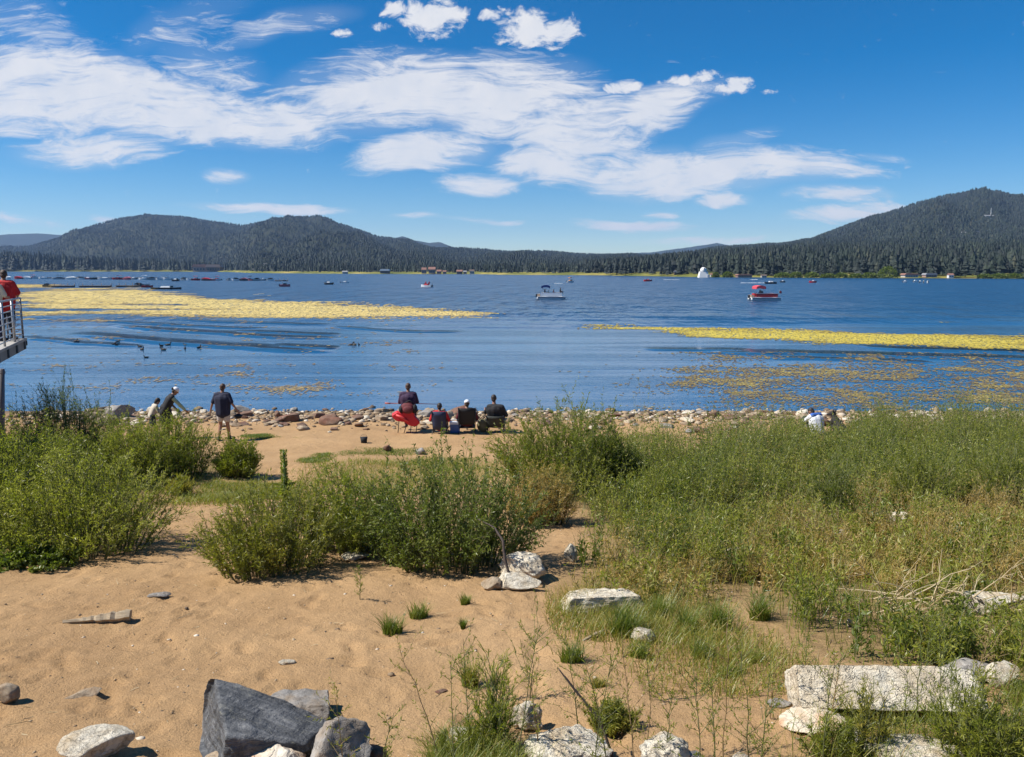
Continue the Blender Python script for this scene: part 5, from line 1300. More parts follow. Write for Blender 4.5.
b, hd = body(J, 1, SKIN, r); hair(hd, r, HAIR_B); cap_hat(hd, r, WHITEC); shirt(J, r, MAROON, 1.7, .15, 1.1); trousers(J, r, DENIM, 1.8, 1.05, "trousers"); shoes(J, r, SHOE)
p = at_ground(496, 432.5)
low_chair("dark folding chair mostly hidden behind weeds under the person in black", p, R(-8), paint("dark_green_canvas", (.02, .024, .02), .7), .56, .58, .18)
r = person("person in black leaning to the left in the rightmost chair of the angling group", p + Vector((0, .08, .10)), R(-8), 1.08); J = pose(SIT, che=(-.03, -.06, .60), nek=(-.05, -.06, .77), hed=(-.06, -.02, .93), elL=(-.34, .12, .48), wrL=(-.40, .34, .52), elR=(.32, -.04, .44))
b, hd = body(J, 1, SKIN_TAN, r, build=1.1); hair(hd, r, HAIR); shirt(J, r, BLACK, 1.4, .15, 1.2); trousers(J, r, DENIM, 1.8, 1.1, "trousers"); shoes(J, r, SHOE)
bg_ = thing("bag", "olive canvas bag standing between the two chairs at the right of the group", "bag", at_ground(483, 431.5))
mb = MB(); mb.ball((0, 0, .2), (.2, .14, .22), 14, 10); mb.fused("bag_body", paint("olive_canvas", (.13, .12, .06), .85, 0, .2, 9), bg_, .016, 3); mb = MB(); mb.tube([(-.12, 0, .38), (0, 0, .52), (.12, 0, .38)], .014, 6); mb.build("handle", BLACK, bg_, True)
cl_ = thing("cooler", "small blue cooler box with a white lid between the two seated anglers", "cooler", at_ground(455, 432.5), R(6))
mb = MB(); mb.box((0, 0, .15), (.30, .24, .28), None, 0, 1.08); mb.build("tub", paint("blue_plastic", (.015, .10, .30), .35), cl_); mb = MB(); mb.box((0, 0, .32), (.34, .28, .07), None, 0, .92); mb.build("lid", paint("white_plastic", (.62, .64, .66), .4), cl_)
mb = MB(); mb.tube([(-.17, 0, .26), (-.17, 0, .42), (.17, 0, .42), (.17, 0, .26)], .012, 6); mb.build("handle", paint("white_plastic", (.62, .64, .66), .4), cl_)
# things left on the beach
bk_ = thing("bucket", "small black bucket standing on the flat sand left of the anglers", "bucket", at_ground(364, 443))
mb = MB(); mb.tube([(0, 0, 0), (0, 0, .17)], [.085, .11], 14); mb.build("pail", BLACK, bk_, True); mb = MB(); mb.tube([(-.11, 0, .16), (-.07, 0, .24), (.07, 0, .24), (.11, 0, .16)], .007, 6); mb.build("handle", FRAME, bk_, True)
# sitting pair at the right
p = at_ground(817, 435); r = person("person in a white and blue shirt sitting hunched on the shore behind the right meadow", p + Vector((0, 0, .02)), R(24), 1.0)
J = pose(SIT, pel=(0, 0, .16), hiL=(-.1, .03, .14), hiR=(.1, .03, .14), che=(.02, .10, .46), nek=(0, .18, .60), hed=(-.03, .27, .70), shL=(-.19, .12, .56), shR=(.19, .12, .56), elL=(-.27, .30, .40), elR=(.27, .30, .40), wrL=(-.12, .48, .42), wrR=(.12, .48, .42), knL=(-.15, .42, .46), knR=(.15, .42, .46), anL=(-.15, .56, .09), anR=(.15, .56, .09), look=(-.3, 1, -.2))
b, hd = body(J, 1, SKIN_TAN, r); hair(hd, r, HAIR); so = shirt(J, r, WHITEC, 1.2, .2, 1.25); trousers(J, r, DENIM, 1.8, 1.05, "trousers")
mb = MB(); mb.cap((-.15, .09, .60), (.15, .09, .60), .085, .085); mb.fused("shirt_yoke", BLUEC, so, .014, 3)
p = at_ground(836, 434)
dog = thing("dog", "black dog sitting beside the person in the white and blue shirt", "dog", p, R(35))
mb = MB(); mb.cap((0, -.22, .16), (0, .06, .44), .17, .13); mb.cap((0, .06, .42), (0, .10, .56), .12, .085); mb.ball((0, .15, .64), (.085, .11, .085), 14, 10); mb.cap((0, .20, .62), (0, .34, .58), .055, .036)
for sx in (-1, 1):
    mb.cap((sx * .08, .12, .40), (sx * .08, .14, .20), .055, .036); mb.cap((sx * .08, .14, .20), (sx * .08, .13, .04), .034, .028); mb.cap((sx * .08, .13, .03), (sx * .08, .21, .025), .035, .028)
    mb.cap((sx * .13, -.18, .16), (sx * .14, .04, .24), .085, .06); mb.cap((sx * .14, .04, .24), (sx * .14, -.12, .07), .05, .03); mb.cap((sx * .14, -.12, .04), (sx * .14, .08, .03), .034, .03)
    mb.cap((sx * .055, .11, .70), (sx * .085, .09, .79), .034, .012)
mb.cap((0, -.34, .08), (.12, -.58, .06), .035, .018); mb.fused("body", paint("black_fur", (.016, .013, .012), .8, 0, .4, 40, .01), dog, .012, 3)

# ------------------------------------------------------------------ pier with railing, at the left edge
STEEL = paint("galvanised_steel", (.42, .43, .45), .45, .6, .1, 5); DECK = paint("weathered_concrete", (.34, .32, .29), .85, 0, .15, 2.5, .02); DECKS = paint("pier_fascia", (.22, .215, .20), .8, 0, .2, 2.0, .02)
A = at_y(27, 337, 21.5); zt = A[2] - .02
edge = Vector((-11.65 + 13.03, 18.2 - 21.5, 0)).normalized(); inn = Vector((-edge.y, edge.x, 0))
if inn.x > 0: inn = -inn
C0 = Vector((A[0], A[1], zt))
def pp(along_, in_, z=0.0): return C0 + edge * along_ + inn * in_ + Vector((0, 0, z))
pier = thing("pier", "concrete viewing pier on a steel post reaching in from the left edge over the bushes", "pier", (C0[0], C0[1], tz(C0[0], C0[1])))
base = Vector(pier.location)
def quadprism(name, pts, z0, z1, mat, par):
    mb = MB(); P = [p - base for p in pts]; n = len(P)
    mb.add([(q.x, q.y, q.z + z0) for q in P] + [(q.x, q.y, q.z + z1) for q in P], [tuple(range(n))[::-1], tuple(range(n, 2 * n))] + [(i, (i + 1) % n, (i + 1) % n + n, i + n) for i in range(n)])
    return mb.build(name, mat, par)
LN = 17.0
quadprism("deck_slab", [pp(0, 0), pp(0, 3.2), pp(LN, 3.2), pp(LN, 0)], -.06, 0, DECK, pier)
fa = quadprism("edge_beam", [pp(.03, .03), pp(.03, 3.17), pp(LN, 3.17), pp(LN, .03)], -.29, -.062, DECKS, pier)
for k in range(9):
    mb = MB(); c = pp(.35 + k * 1.15, .012, -.17) - base; mb.box(c, (.10, .05, .20), Matrix.Rotation(math.atan2(edge.y, edge.x), 3, 'Z')); mb.build("bracket", paint("bracket_steel", (.10, .10, .10), .6, .3), fa)
mb = MB(); c = pp(.12, .0, -.13) - base; mb.box(c, (.05, .03, .13), Matrix.Rotation(math.atan2(edge.y, edge.x), 3, 'Z')); mb.build("end_plate", paint("bracket_steel", (.10, .10, .10), .6, .3), fa)
# steel post under a cross beam
gpp = ground(0, 452); q0 = at_y(1.0, 369, gpp[1])
mb = MB(); mb.tube([Vector(gpp) - base - Vector((0, 0, .5)), q0 - base], [.085, .085], 12); mb.build("post", paint("post_steel", (.16, .15, .16), .6, .3), pier, True)
mb = MB(); mb.tube([q0 - base + Vector((.05, 0, -.09)), q0 - base + Vector((-2.6, .3, -.09))], .09, 8); mb.build("cross_beam", paint("post_steel", (.16, .15, .16), .6, .3), pier)
mb = MB(); mb.tube([q0 - base + Vector((-2.4, .3, -.1)), pp(3.0, 1.6, -.3) - base + Vector((0, 0, 0))], .09, 8); mb.build("strut", paint("post_steel", (.16, .15, .16), .6, .3), pier)
HR = 1.07
def rail_run(points, name="railing"):
    rr = link(name, None, (0, 0, 0), (0, 0, 0), pier); rr.empty_display_size = .1
    for k, (a_, i_) in enumerate(points):
        mb = MB(); mb.tube([pp(a_, i_, 0) - base, pp(a_, i_, HR) - base], .026, 8); mb.build("rail_post", STEEL, rr, True)
    for j in range(8):
        z = .10 + j * (HR - .10) / 7
        mb = MB(); mb.tube([pp(a_, i_, z) - base for a_, i_ in points], .026 if j == 7 else .015, 7); mb.build("rail_bar", STEEL, rr, True)
rail_run([(.06, .08), (.06, .42)]); rail_run([(.06, .08), (1.25, .08)]); rail_run([(1.32, .08), (2.6, .08), (3.9, .08), (5.2, .08), (6.5, .08), (7.8, .08)])
rail_run([(.06, .50), (.06, 1.8), (.06, 3.1)])
J = pose(STAND, elL=(-.27, .16, 1.16), wrL=(-.12, .34, 1.10), elR=(.30, .05, 1.16), wrR=(.20, .28, 1.08), che=(0, .05, 1.30), hed=(0, .06, 1.63), look=(-.15, 1, -.1))
pm = at_y(8.0, 336.5, 20.9); pm = Vector((pm[0], pm[1], zt + .004))
r = person("heavy person in a red t-shirt leaning at the railing on the end of the pier", pm, R(14), 1.03); b, hd = body(J, 1, SKIN_TAN, r, build=1.16); hair(hd, r, HAIR_B); shirt(J, r, REDC, .9, .25, 1.22); trousers(J, r, DENIM, 1.5, 1.14, "trousers"); shoes(J, r, SHOE)
pm = at_y(-2.5, 338, 20.5); pm = Vector((pm[0], pm[1], zt + .004))
J = pose(STAND, elR=(.25, .10, 1.15), wrR=(.16, .30, 1.12))
r = person("person half cut by the left edge, beside the red t-shirt on the pier", pm, R(-10), .98); b, hd = body(J, 1, SKIN, r, build=1.0); hair(hd, r, HAIR, .12); shirt(J, r, BEIGE, .8, .2, 1.02); trousers(J, r, NAVY, 1.8, 1.0, "trousers"); shoes(J, r, SHOE)

# ------------------------------------------------------------------ boats
def B(name, col, rough=.35, metal=0.0): return paint("boat_" + name, col, rough, metal, .06, 1.5)
BW, BR, BK, BN, BG, BP, BO = B("white", (.70, .71, .72)), B("red", (.42, .015, .02)), B("black", (.015, .016, .02)), B("navy", (.012, .03, .14)), B("aluminium", (.42, .44, .46), .4, .5), B("pink", (.52, .13, .15)), B("orange", (.55, .20, .03))
BD = B("dark_hull", (.03, .035, .045)); BT = B("tan", (.42, .30, .20)); GLASS = B("smoked_glass", (.03, .06, .065), .1); BWD = B("dock_wood", (.16, .12, .09), .8)
def little_crew(mb, x, y, z): mb.cap((x, y, z), (x, y, z + .42), .17, .15, 8); mb.ball((x, y, z + .68), .13, 8, 6)
def pontoon(label, u, v, L, rz, fence, canopy, crewcol, sit=()):
    p = on_water(u, v); r = thing("pontoon_boat", label, "boat", p, rz)
    for s in (-1, 1):
        mb = MB(); mb.tube([(-L * .48, s * .85, .12), (-L * .44, s * .85, .12), (L * .40, s * .85, .12), (L * .47, s * .85, .2), (L * .5, s * .85, .3)], [.2, .29, .29, .2, .05], 10); mb.build("pontoon", BG, r, True)
    mb = MB(); mb.box((0, 0, .46), (L * .95, 2.4, .10)); mb.build("deck", BW, r)
    for nm, c, sz in (("fence_panel", (L * .02, -1.12, .86), (L * .70, .05, .62)), ("fence_panel", (L * .02, 1.12, .86), (L * .70, .05, .62)), ("fence_panel", (L * .37, 0, .86), (.05, 2.2, .62)), ("fence_panel", (-L * .33, .4, .86), (.05, 1.3, .62))):
        mb = MB(); mb.box(c, sz); mb.build(nm, fence, r)
    for y in (-1.12, 1.12):
        mb = MB(); mb.box((L * .02, y, 1.19), (L * .71, .07, .05)); mb.build("rail", BW, r)
    mb = MB(); mb.box((-L * .10, .3, .9), (.6, .8, .8), None, 0, .8); mb.build("console", BD, r)
    mb = MB(); mb.box((-L * .07, .3, 1.45), (.05, 1.4, .45)); mb.build("windshield", GLASS, r)
    mb = MB(); N = 8; w = 1.2
    pts = [(-L * .33 + L * .27 * i / N * 1.12, 2.4 + .22 * math.sin(math.pi * i / N)) for i in range(N + 1)]
    mb.prism(pts + [(x, z - .42) for x, z in pts[::-1]], -w, w); mb.build("canopy", canopy, r)
    for x in (-L * .31, -L * .04):
        for y in (-1.1, 1.1): mb = MB(); mb.tube([(x, y, 2.1), (-L * .18 if x < -L * .2 else -L * .12, y, 1.2)], .022, 6); mb.build("canopy_pole", BG, r, True)
    mb = MB(); mb.box((-L * .50, 0, .62), (.36, .36, .55), None, 0, .8); mb.build("outboard_motor", BD, r)
    mb = MB(); mb.box((-L * .42, 0, .72), (.5, 1.6, .40)); mb.build("seat", BT, r)
    mb = MB(); mb.box((L * .2, .75, .72), (L * .28, .55, .42)); mb.build("seat", BT, r)
    return r, p
def crew(label, boat, dx, mat, hairm=HAIR, dy=-.5, z=.51):
    p = boat.matrix_world @ Vector((0, 0, 0)) if False else Vector(boat.location)
    q = Matrix.Rotation(boat.rotation_euler[2], 3, 'Z') @ Vector((dx, dy, z)) + p
    J = pose(SIT, pel=(0, 0, .44), che=(0, -.03, .78), nek=(0, -.03, .95), hed=(0, 0, 1.10), shL=(-.19, -.02, .9), shR=(.19, -.02, .9), elL=(-.27, .06, .64), elR=(.27, .06, .64), wrL=(-.2, .28, .60), wrR=(.2, .28, .60), hiL=(-.1, .02, .42), hiR=(.1, .02, .42), knL=(-.12, .44, .46), knR=(.12, .44, .46), anL=(-.12, .46, .08), anR=(.12, .46, .08), toL=(-.13, .62, .04), toR=(.13, .62, .04))
    r = person(label, q, boat.rotation_euler[2] - math.pi / 2, 1.0); b, hd = body(J, 1, SKIN_TAN, r, .02); hair(hd, r, hairm); shirt(J, r, mat, .8, .15, 1.05); trousers(J, r, DENIM, .8)
    return r
wp, p = pontoon("white pontoon boat with a blue canopy in the middle of the lake", 551, 299.0, 5.4, R(-4), BW, BN, BT)
crew("dark figure on the bow of the white pontoon boat with the blue canopy", wp, 1.75, BLACK, HAIR, .3, .85)
crew("person in dark clothes under the blue canopy of the white pontoon boat", wp, -1.1, NAVY, HAIR, -.6, .66)
crew("person in pink at the middle of the white pontoon boat", wp, .5, paint("pink_cotton", (.55, .24, .20), .8), HAIR_B, -.6, .60)
rp, p = pontoon("red pontoon boat with a pink red canopy and a flag", 764, 300.0, 5.6, R(3), BR, paint("boat_canopy_red", (.62, .07, .09), .7), BT)
mb = MB(); mb.tube([(2.35, -.9, .5), (2.35, -.9, 1.75)], .02, 6); fp = mb.build("flag_pole", BG, rp, True); mb = MB()
V = []; F = []
for i in range(6):
    for j in range(2): V.append((2.37 + .09 * i, -.9 + .05 * math.sin(i * 1.3), 1.72 - .42 * j - .03 * i))
for i in range(5): F.append((i * 2, i * 2 + 1, i * 2 + 3, i * 2 + 2))
mb.add(V, F); fo = mb.build("flag", B("flag_red", (.16, .012, .02), .8), fp); sm_ = fo.modifiers.new("s", 'SOLIDIFY'); sm_.thickness = .01
crew("person in a dark top at the wheel of the red pontoon boat", rp, -.9, NAVY, HAIR, -.3, .62)
def hull_mesh(L, W, H):
    st = [(-.5, .86, 0), (-.25, 1, 0), (.1, .96, .02), (.32, .66, .10), (.45, .28, .2), (.5, .03, .28)]
    V = []; F = []
    for x, w_, r_ in st: V += [(x * L, -w_ * W / 2, H + r_ * H), (x * L, -w_ * W * .38, r_ * H * .8), (x * L, 0, -.18 + r_ * H * .8), (x * L, w_ * W * .38, r_ * H * .8), (x * L, w_ * W / 2, H + r_ * H)]
    for i in range(len(st) - 1):
        for k in range(4): F.append((i * 5 + k, i * 5 + k + 1, (i + 1) * 5 + k + 1, (i + 1) * 5 + k))
        F.append((i * 5, (i + 1) * 5, (i + 1) * 5 + 4, i * 5 + 4))
    F.append((0, 4, 3, 2, 1)); F.append(tuple(range(len(V) - 5, len(V)))); return V, F
def motorboat(label, u, v, L, rz=0.0, hull=BW, top=None, style="open", group=None, H=.62, cat="boat", z=0.0):
    p = on_water(u, v, z); r = thing("motorboat", label, cat, p, rz, group); W = min(L * .38, 2.4)
    mb = MB(); mb.add(*hull_mesh(L, W, H)); mb.build("hull", hull, r)
    mb = MB(); mb.box((-L * .02, 0, H + .20), (L * .34, W * .66, .36), None, 0, .86); mb.build("deckhouse" if style == "cabin" else "seat", top or BW, r)
    mb = MB(); mb.box((L * .17, 0, H + .30), (.06, W * .7, .42)); mb.build("windshield", GLASS, r)
    mb = MB(); mb.box((-L * .53, 0, H * .8), (.34, .34, .62), None, 0, .8); mb.build("outboard_motor", BD, r)
    if style == "canopy":
        mb = MB(); N = 6; pts = [(-L * .26 + L * .42 * i / N, H + 1.25 + .16 * math.sin(math.pi * i / N)) for i in range(N + 1)]
        mb.prism(pts + [(x, zz - .14) for x, zz in pts[::-1]], -W * .46, W * .46); mb.build("canopy", top or BK, r)
        for x in (-L * .24, L * .14):
            for y in (-W * .43, W * .43): mb = MB(); mb.tube([(x, y, H + 1.15), (x * .8, y, H)], .03, 5); mb.build("canopy_pole", BG, r)
    if style == "cover":
        mb = MB(); mb.prism([(-L * .48, H - .02), (-L * .2, H + .55), (L * .12, H + .70), (L * .44, H + .25)], -W * .42, W * .42); mb.build("boat_cover", top or BK, r)
    return r
mbt = motorboat("white speedboat with people in red, just left of the lake's centre", 426.5, 287.2, 3.9, R(150), BW, BR, "open")
crew("person in red at the middle of the white speedboat near the lake's centre", mbt, .2, REDC, HAIR_B, 0, .62); crew("second person in red at the back of the white speedboat near the lake's centre", mbt, -1.0, REDC, HAIR, 0, .62)
motorboat("small red boat with a black canopy in front of the long boat row", 285, 286.5, 3.2, R(10), BP, BK, "canopy")
motorboat("little white boat with a dark hull right of the red boat with the black canopy", 328.5, 284.5, 3.2, R(170), BD, BW, "cabin")
motorboat("tiny white boat right of the little dark hulled boat", 345, 283, 3.0, R(0), BW, BW, "open", H=.4)
motorboat("yellow and brown boat far off beyond the white pontoon boat", 570.5, 282.3, 3.2, R(30), BW, BO, "canopy")
motorboat("small red boat far off between the centre and the white dome tower", 647.5, 281.3, 3.4, R(180), BR, BP, "open")
motorboat("dark speedboat trailing a long white wake above the red pontoon boat", 771, 283.8, 4.2, R(0), BD, BW, "open")
motorboat("dark and white water scooter ahead of the dark speedboat", 783, 282.4, 1.9, R(5), BD, BW, "open", H=.5, cat="water scooter")
motorboat("small red boat under the right far shore", 812.5, 282.7, 2.6, R(170), BR, BW, "open")
for i, (u, v, L, lab) in enumerate([(905, 282.6, 1.3, "leftmost of the five white boats moored under the right far shore, standing apart"), (915, 282.2, 1.5, "second from left of the white boats moored under the right far shore"),
                                    (920, 282.8, 1.2, "middle one of the five white boats moored under the right far shore"), (923.5, 283.0, 1.1, "second from the right of the white boats moored under the right far shore"), (927.5, 283.0, 1.0, "rightmost of the five white boats moored under the right far shore")]):
    motorboat(lab, u, v, L * 1.25, R(20 * i), BW, BW, "cabin", "white boats under the right shore", H=.55)
# churned water behind the fast boats
FOAM = paint("foam", (.80, .82, .84), .7, 0, .1, 1.0)
def foam(label, u0, u1, v, wpx, seed):
    rng = np.random.default_rng(seed); mb = MB(); a, b = on_water(u0, v), on_water(u1, v); n = 60
    for i in range(n):
        f = i / (n - 1); c = a.lerp(b, f); w = wpx / FPX * c[1] * (.5 + .9 * rng.uniform()) * 3
        mb.ball((c[0] + rng.normal(0, .2), c[1] + rng.normal(0, w * .6), .03), ((b - a).length / n * rng.uniform(.8, 1.8), w * .5, .07 * rng.uniform(.6, 1.4)), 7, 4)
    o = mb.build("wake_foam", FOAM, None, True); return tag(o, label, 'wake', kind='stuff')
foam("white foam wake behind the dark speedboat above the red pontoon boat", 741, 766, 283.0, .5, 1); foam("pale foam wake near the white dome tower", 664, 679, 279.8, .4, 2); foam("short white wake on the water under the far right shore", 751, 758, 279.6, .4, 3)
foam("thin foam streaks behind the white pontoon boat's bow", 555, 562, 283.5, .4, 4)
# moored boats and docks on the left
row = [(8, 279, 4.2, BW, BW, "cover", "white covered boat at the left end of the far moorings"), (18.5, 278.9, 5.0, BR, BR, "cover", "red covered boat moored just right of the pier man's shoulder"), (27, 278.9, 4.6, BW, BW, "cover", "white covered boat moored between two red ones at the left"),
       (33.5, 278.6, 4.4, BW, BP, "canopy", "white boat with a pink red canopy at the left moorings"), (43, 278.9, 4.2, BW, BW, "cabin", "small white boat left of the big black canopy boat"), (59.5, 279.2, 7.0, BG, BK, "canopy", "big boat under a large black canopy at the left moorings"),
       (71, 279.3, 6.0, BW, BW, "cover", "long low white boat right of the big black canopy boat"), (81, 279.3, 4.6, BW, BK, "cover", "covered boat right of the long low white boat"), (88, 279.3, 5.0, BP, BW, "open", "pink hulled open boat in the middle of the left moorings"),
       (95.5, 279.4, 5.0, BD, BG, "cover", "boat with a grey cover in the middle of the left moorings"), (104.5, 279.4, 6.6, BW, BW, "cabin", "long white cabin boat in the middle of the left moorings"), (118.5, 279.5, 5.6, BR, BP, "canopy", "red boat with a pink canopy right of the long white cabin boat"),
       (127.5, 279.6, 4.4, BP, BP, "cover", "small pink covered boat left of the grey one"), (133.5, 279.4, 3.6, BG, BW, "open", "small grey open boat right of the pink covered one"), (144, 279.7, 5.2, BW, BW, "canopy", "white boat with a white rounded canopy at the left moorings"),
       (152, 279.9, 4.2, BG, BD, "cover", "boat under a dark cover right of the white rounded canopy"), (161, 280.0, 4.6, BW, BW, "cover", "white covered boat near the right end of the left moorings"), (167.5, 280.0, 3.8, BW, BG, "canopy", "boat with a grey canopy at the right end of the left moorings"),
       (176, 281.2, 3.6, BD, BW, "open", "small boat drifting off the right end of the left moorings")]
for k, (u, v, L, h_, tp_, st_, lab) in enumerate(row): motorboat(lab, u, v, L * 1.0, R((k * 47) % 40 - 20 + (180 if k % 3 else 0)), h_, tp_, st_, "boats at the left moorings", H=.75)
row2 = [(184, 280.2, 3.6, BG, BK, "cover", "black covered boat at the left end of the long boat row"), (189.5, 280.3, 3.0, BW, BG, "open", "small open boat second from the left in the long boat row"), (196, 280.4, 4.4, BR, BP, "canopy", "red canopy boat in the left part of the long boat row"),
        (206, 280.6, 5.4, BD, BR, "cover", "boat with a red cover in the long boat row"), (212, 280.6, 3.4, BP, BW, "open", "small pink boat left of the white canopy boat in the long row"), (217, 280.5, 4.6, BW, BP, "canopy", "white boat with a pink canopy in the long boat row"),
        (229, 280.6, 2.2, BG, BK, "open", "tiny boat alone in the gap of the long boat row"), (236, 280.6, 3.8, BW, BK, "cover", "black covered boat right of the gap in the long boat row"), (244, 280.7, 4.0, BD, BP, "cover", "boat with a pink cover in the long boat row"),
        (250, 280.6, 3.2, BP, BK, "canopy", "pink boat with a black canopy in the long boat row"), (257, 280.8, 3.6, BG, BK, "cover", "black covered boat left of the pale one in the long row"), (262.5, 280.6, 3.0, BG, BW, "cabin", "pale grey cabin boat in the long boat row"), (270.5, 280.9, 3.6, BW, BK, "cover", "black covered boat at the right end of the long boat row")]
for k, (u, v, L, h_, tp_, st_, lab) in enumerate(row2): motorboat(lab, u, v, L * .92, R((k * 61) % 36 - 18 + (180 if k % 2 else 0)), h_, tp_, st_, "boats of the long row", H=.7)
def dock(label, u0, u1, v, wd=1.8, z=.42):
    a, b = on_water(u0, v), on_water(u1, v); L = (b - a).length; r = thing("dock", label, "dock", (a + b) / 2)
    mb = MB(); mb.box((0, 0, z), (L, wd, .16)); mb.build("deck", BWD, r)
    mb = MB(); mb.box((0, 0, z - .28), (L * .97, wd * .8, .36)); mb.build("float", BD, r)
    for k in range(4):
        mb = MB(); mb.tube([((k / 3 - .5) * L * .92, wd * .5, -.5), ((k / 3 - .5) * L * .92, wd * .5, 1.15)], .09, 8); mb.build("mooring_post", BWD, r, True)
dock("dark floating dock at the far left, above the yellow algae", 52, 74, 287.2); dock("dark floating dock in the middle, above the yellow algae", 80, 111, 287.2); dock("dark floating dock left of the low red boat", 117, 139, 287.0)
dock("thin dark dock at the right end of the long boat row", 275, 288, 281.2, 1.4, .3)
dock("long thin dock behind the left moorings", 30, 168, 278.3, 1.6, .4)
motorboat("low red boat tied to the right end of the docks", 147.5, 287.3, 3.2, R(8), BR, BD, "open", H=.5); motorboat("dark canopy boat tied beside the low red boat", 139, 286.4, 3.0, R(180), BD, BK, "cover", H=.5)
motorboat("long low dark and white boat right of the low red boat", 167, 289.2, 8.0, R(-2), BD, BW, "open", H=.45)
motorboat("small dark boat tied at the left end of the docks", 47, 287.0, 2.2, R(0), BD, BK, "cover", H=.45)
# ducks
M_DUCK = paint("duck_feathers", (.035, .026, .020), .7, 0, .4, 20)
mb = MB(); mb.ball((0, 0, .06), (.20, .10, .095), 14, 10); mb.cap((.15, 0, .10), (.19, 0, .22), .045, .036); mb.ball((.20, 0, .25), .048, 10, 8); mb.cap((.23, 0, .245), (.29, 0, .235), .018, .011); mb.cap((-.16, 0, .08), (-.27, 0, .12), .05, .015)
d0 = mb.fused("duck", M_DUCK, None, .014, 2)
for k, (u, v) in enumerate([(75.5, 341.5), (78.3, 341.3), (116.5, 345.4), (118.3, 341.6), (140, 347), (142, 349.8), (162, 349.5), (161.5, 346.2), (168, 345.4), (185, 345.3), (185, 348.8), (199, 348.2), (146.3, 357.8), (351, 345), (355, 345), (359, 345), (114, 344.4), (163.5, 350.2)]):
    o = d0 if k == 0 else d0.copy()
    if k: COL.objects.link(o)
    p = on_water(u, v); o.location = (p[0], p[1], -.01); o.rotation_euler = (0, 0, (k * 2.4) % 6.28); s = .66 + .14 * (k % 3); o.scale = (s, s, s)
    tag(o, "dark duck floating on the calm water at the left" if u < 300 else "dark duck in the little trio floating left of the lake's centre", 'duck', "ducks on the left shallows" if u < 300 else "trio of ducks")

# ------------------------------------------------------------------ buildings on the far shore
def hill_point(u, v):
    d = ray(u, v); sl = d[2] / d[1]
    for y in np.arange(float(shore_y(u)) + 1, 3600, 4.0):
        if float(far_z(u, y)) > CZ + sl * y: return Vector((float(far_x(u, y)), y, float(far_z(u, y))))
    y = float(shore_y(u)) + 30; return Vector((float(far_x(u, y)), y, float(far_z(u, y))))
def shore_pt(u, back): y = float(shore_y(u)) + back; return Vector((float(far_x(u, y)), y, float(far_z(u, y))))
WIN = paint("window_glass", (.03, .04, .05), .15)
def house(label, p, wpx, hpx, wall, roof, rz=0.0, nw=3, name="house", depth=.7):
    k = p[1] / FPX; W, H = wpx * k, hpx * k; D = W * depth; r = thing(name, label, "house", p - Vector((0, 0, .3)), rz); hw = H * .62
    mb = MB(); mb.box((0, 0, hw / 2), (W, D, hw)); mb.build("wall", wall, r)
    mb = MB(); mb.prism([(-W * .56, hw), (W * .56, hw), (W * .44, H), (-W * .44, H)], -D * .56, D * .56) if nw > 3 else mb.add([(-W * .55, -D * .58, hw), (W * .55, -D * .58, hw), (W * .55, D * .58, hw), (-W * .55, D * .58, hw), (-W * .55, 0, H), (W * .55, 0, H)], [(0, 1, 5, 4), (2, 3, 4, 5), (0, 4, 3), (1, 2, 5), (3, 2, 1, 0)])
    mb.build("roof", roof, r)
    for i in range(nw):
        mb = MB(); mb.box(((i + .5) / nw * W * .9 - W * .45, -D / 2 - .02, hw * .55), (W * .55 / nw, .08, hw * .38)); mb.build("window", WIN, r)
    return r
WL = paint("wall_cream", (.48, .44, .38), .8); WB = paint("wall_brown", (.17, .11, .08), .85); WP = paint("wall_pink", (.34, .22, .17), .85); WW = paint("wall_white", (.70, .69, .66), .8); RB = paint("roof_brown", (.12, .085, .07), .85); RR = paint("roof_red", (.24, .12, .09), .85); RG = paint("roof_grey", (.24, .24, .25), .85)
house("wide brown lodge left half among pines on the left peninsula", shore_pt(201, 20), 13, 7, WP, RR, 0, 4, "lodge"); house("wide brown lodge right half with a pinkish end on the left peninsula", shore_pt(215, 20), 14, 7, WB, WP, 0, 5, "lodge")
house("pale house in trees at the foot of the left hill", hill_point(264, 267.5), 5, 4, WW, RG); house("low grey house at the foot of the left hill, left of the pale one", hill_point(257, 271), 7, 3, WB, RG); house("long white roofed hall on the far shore below the left hill", shore_pt(385, 25), 9, 4.2, WB, WW, 0, 4, "hall")
house("small house on the shore left of the white roofed hall", shore_pt(345, 15), 5, 3, WL, RG); house("tall pinkish house at the left of the far village", shore_pt(424, 25), 4.5, 6, WP, RR); house("pink house with dark windows in the middle of the far village", shore_pt(432, 28), 6.5, 6.5, WP, RR, 0, 3); house("small pink house at the right of the far village", shore_pt(439, 20), 4.5, 4, WP, RR); house("lone pink hut right of the far village", shore_pt(444.5, 18), 3.5, 3.5, WP, RR, 0, 2)
house("red roofed boathouse on the far shore right of the village", shore_pt(459.5, 15), 5.5, 4.2, WB, RR); house("tan hut beside the red roofed boathouse", shore_pt(465, 15), 3.2, 3.4, WP, RG, 0, 2); house("tan house on the far shore, far right of the village", shore_pt(472, 15), 4.5, 4.6, WL, RB)
house("brown cabin behind the reeds left of the white dome tower", shore_pt(678, 45), 7, 4, WB, RG); house("small pale hut just right of the white dome tower", shore_pt(713, 20), 4.5, 3.6, WL, RR, 0, 2); house("long reddish shed on the shore right of the white dome tower", shore_pt(744, 16), 14, 3, WP, RR, 0, 5, "shed"); house("tan hut right of the long reddish shed", shore_pt(764, 14), 5, 3, WL, RB, 0, 2)
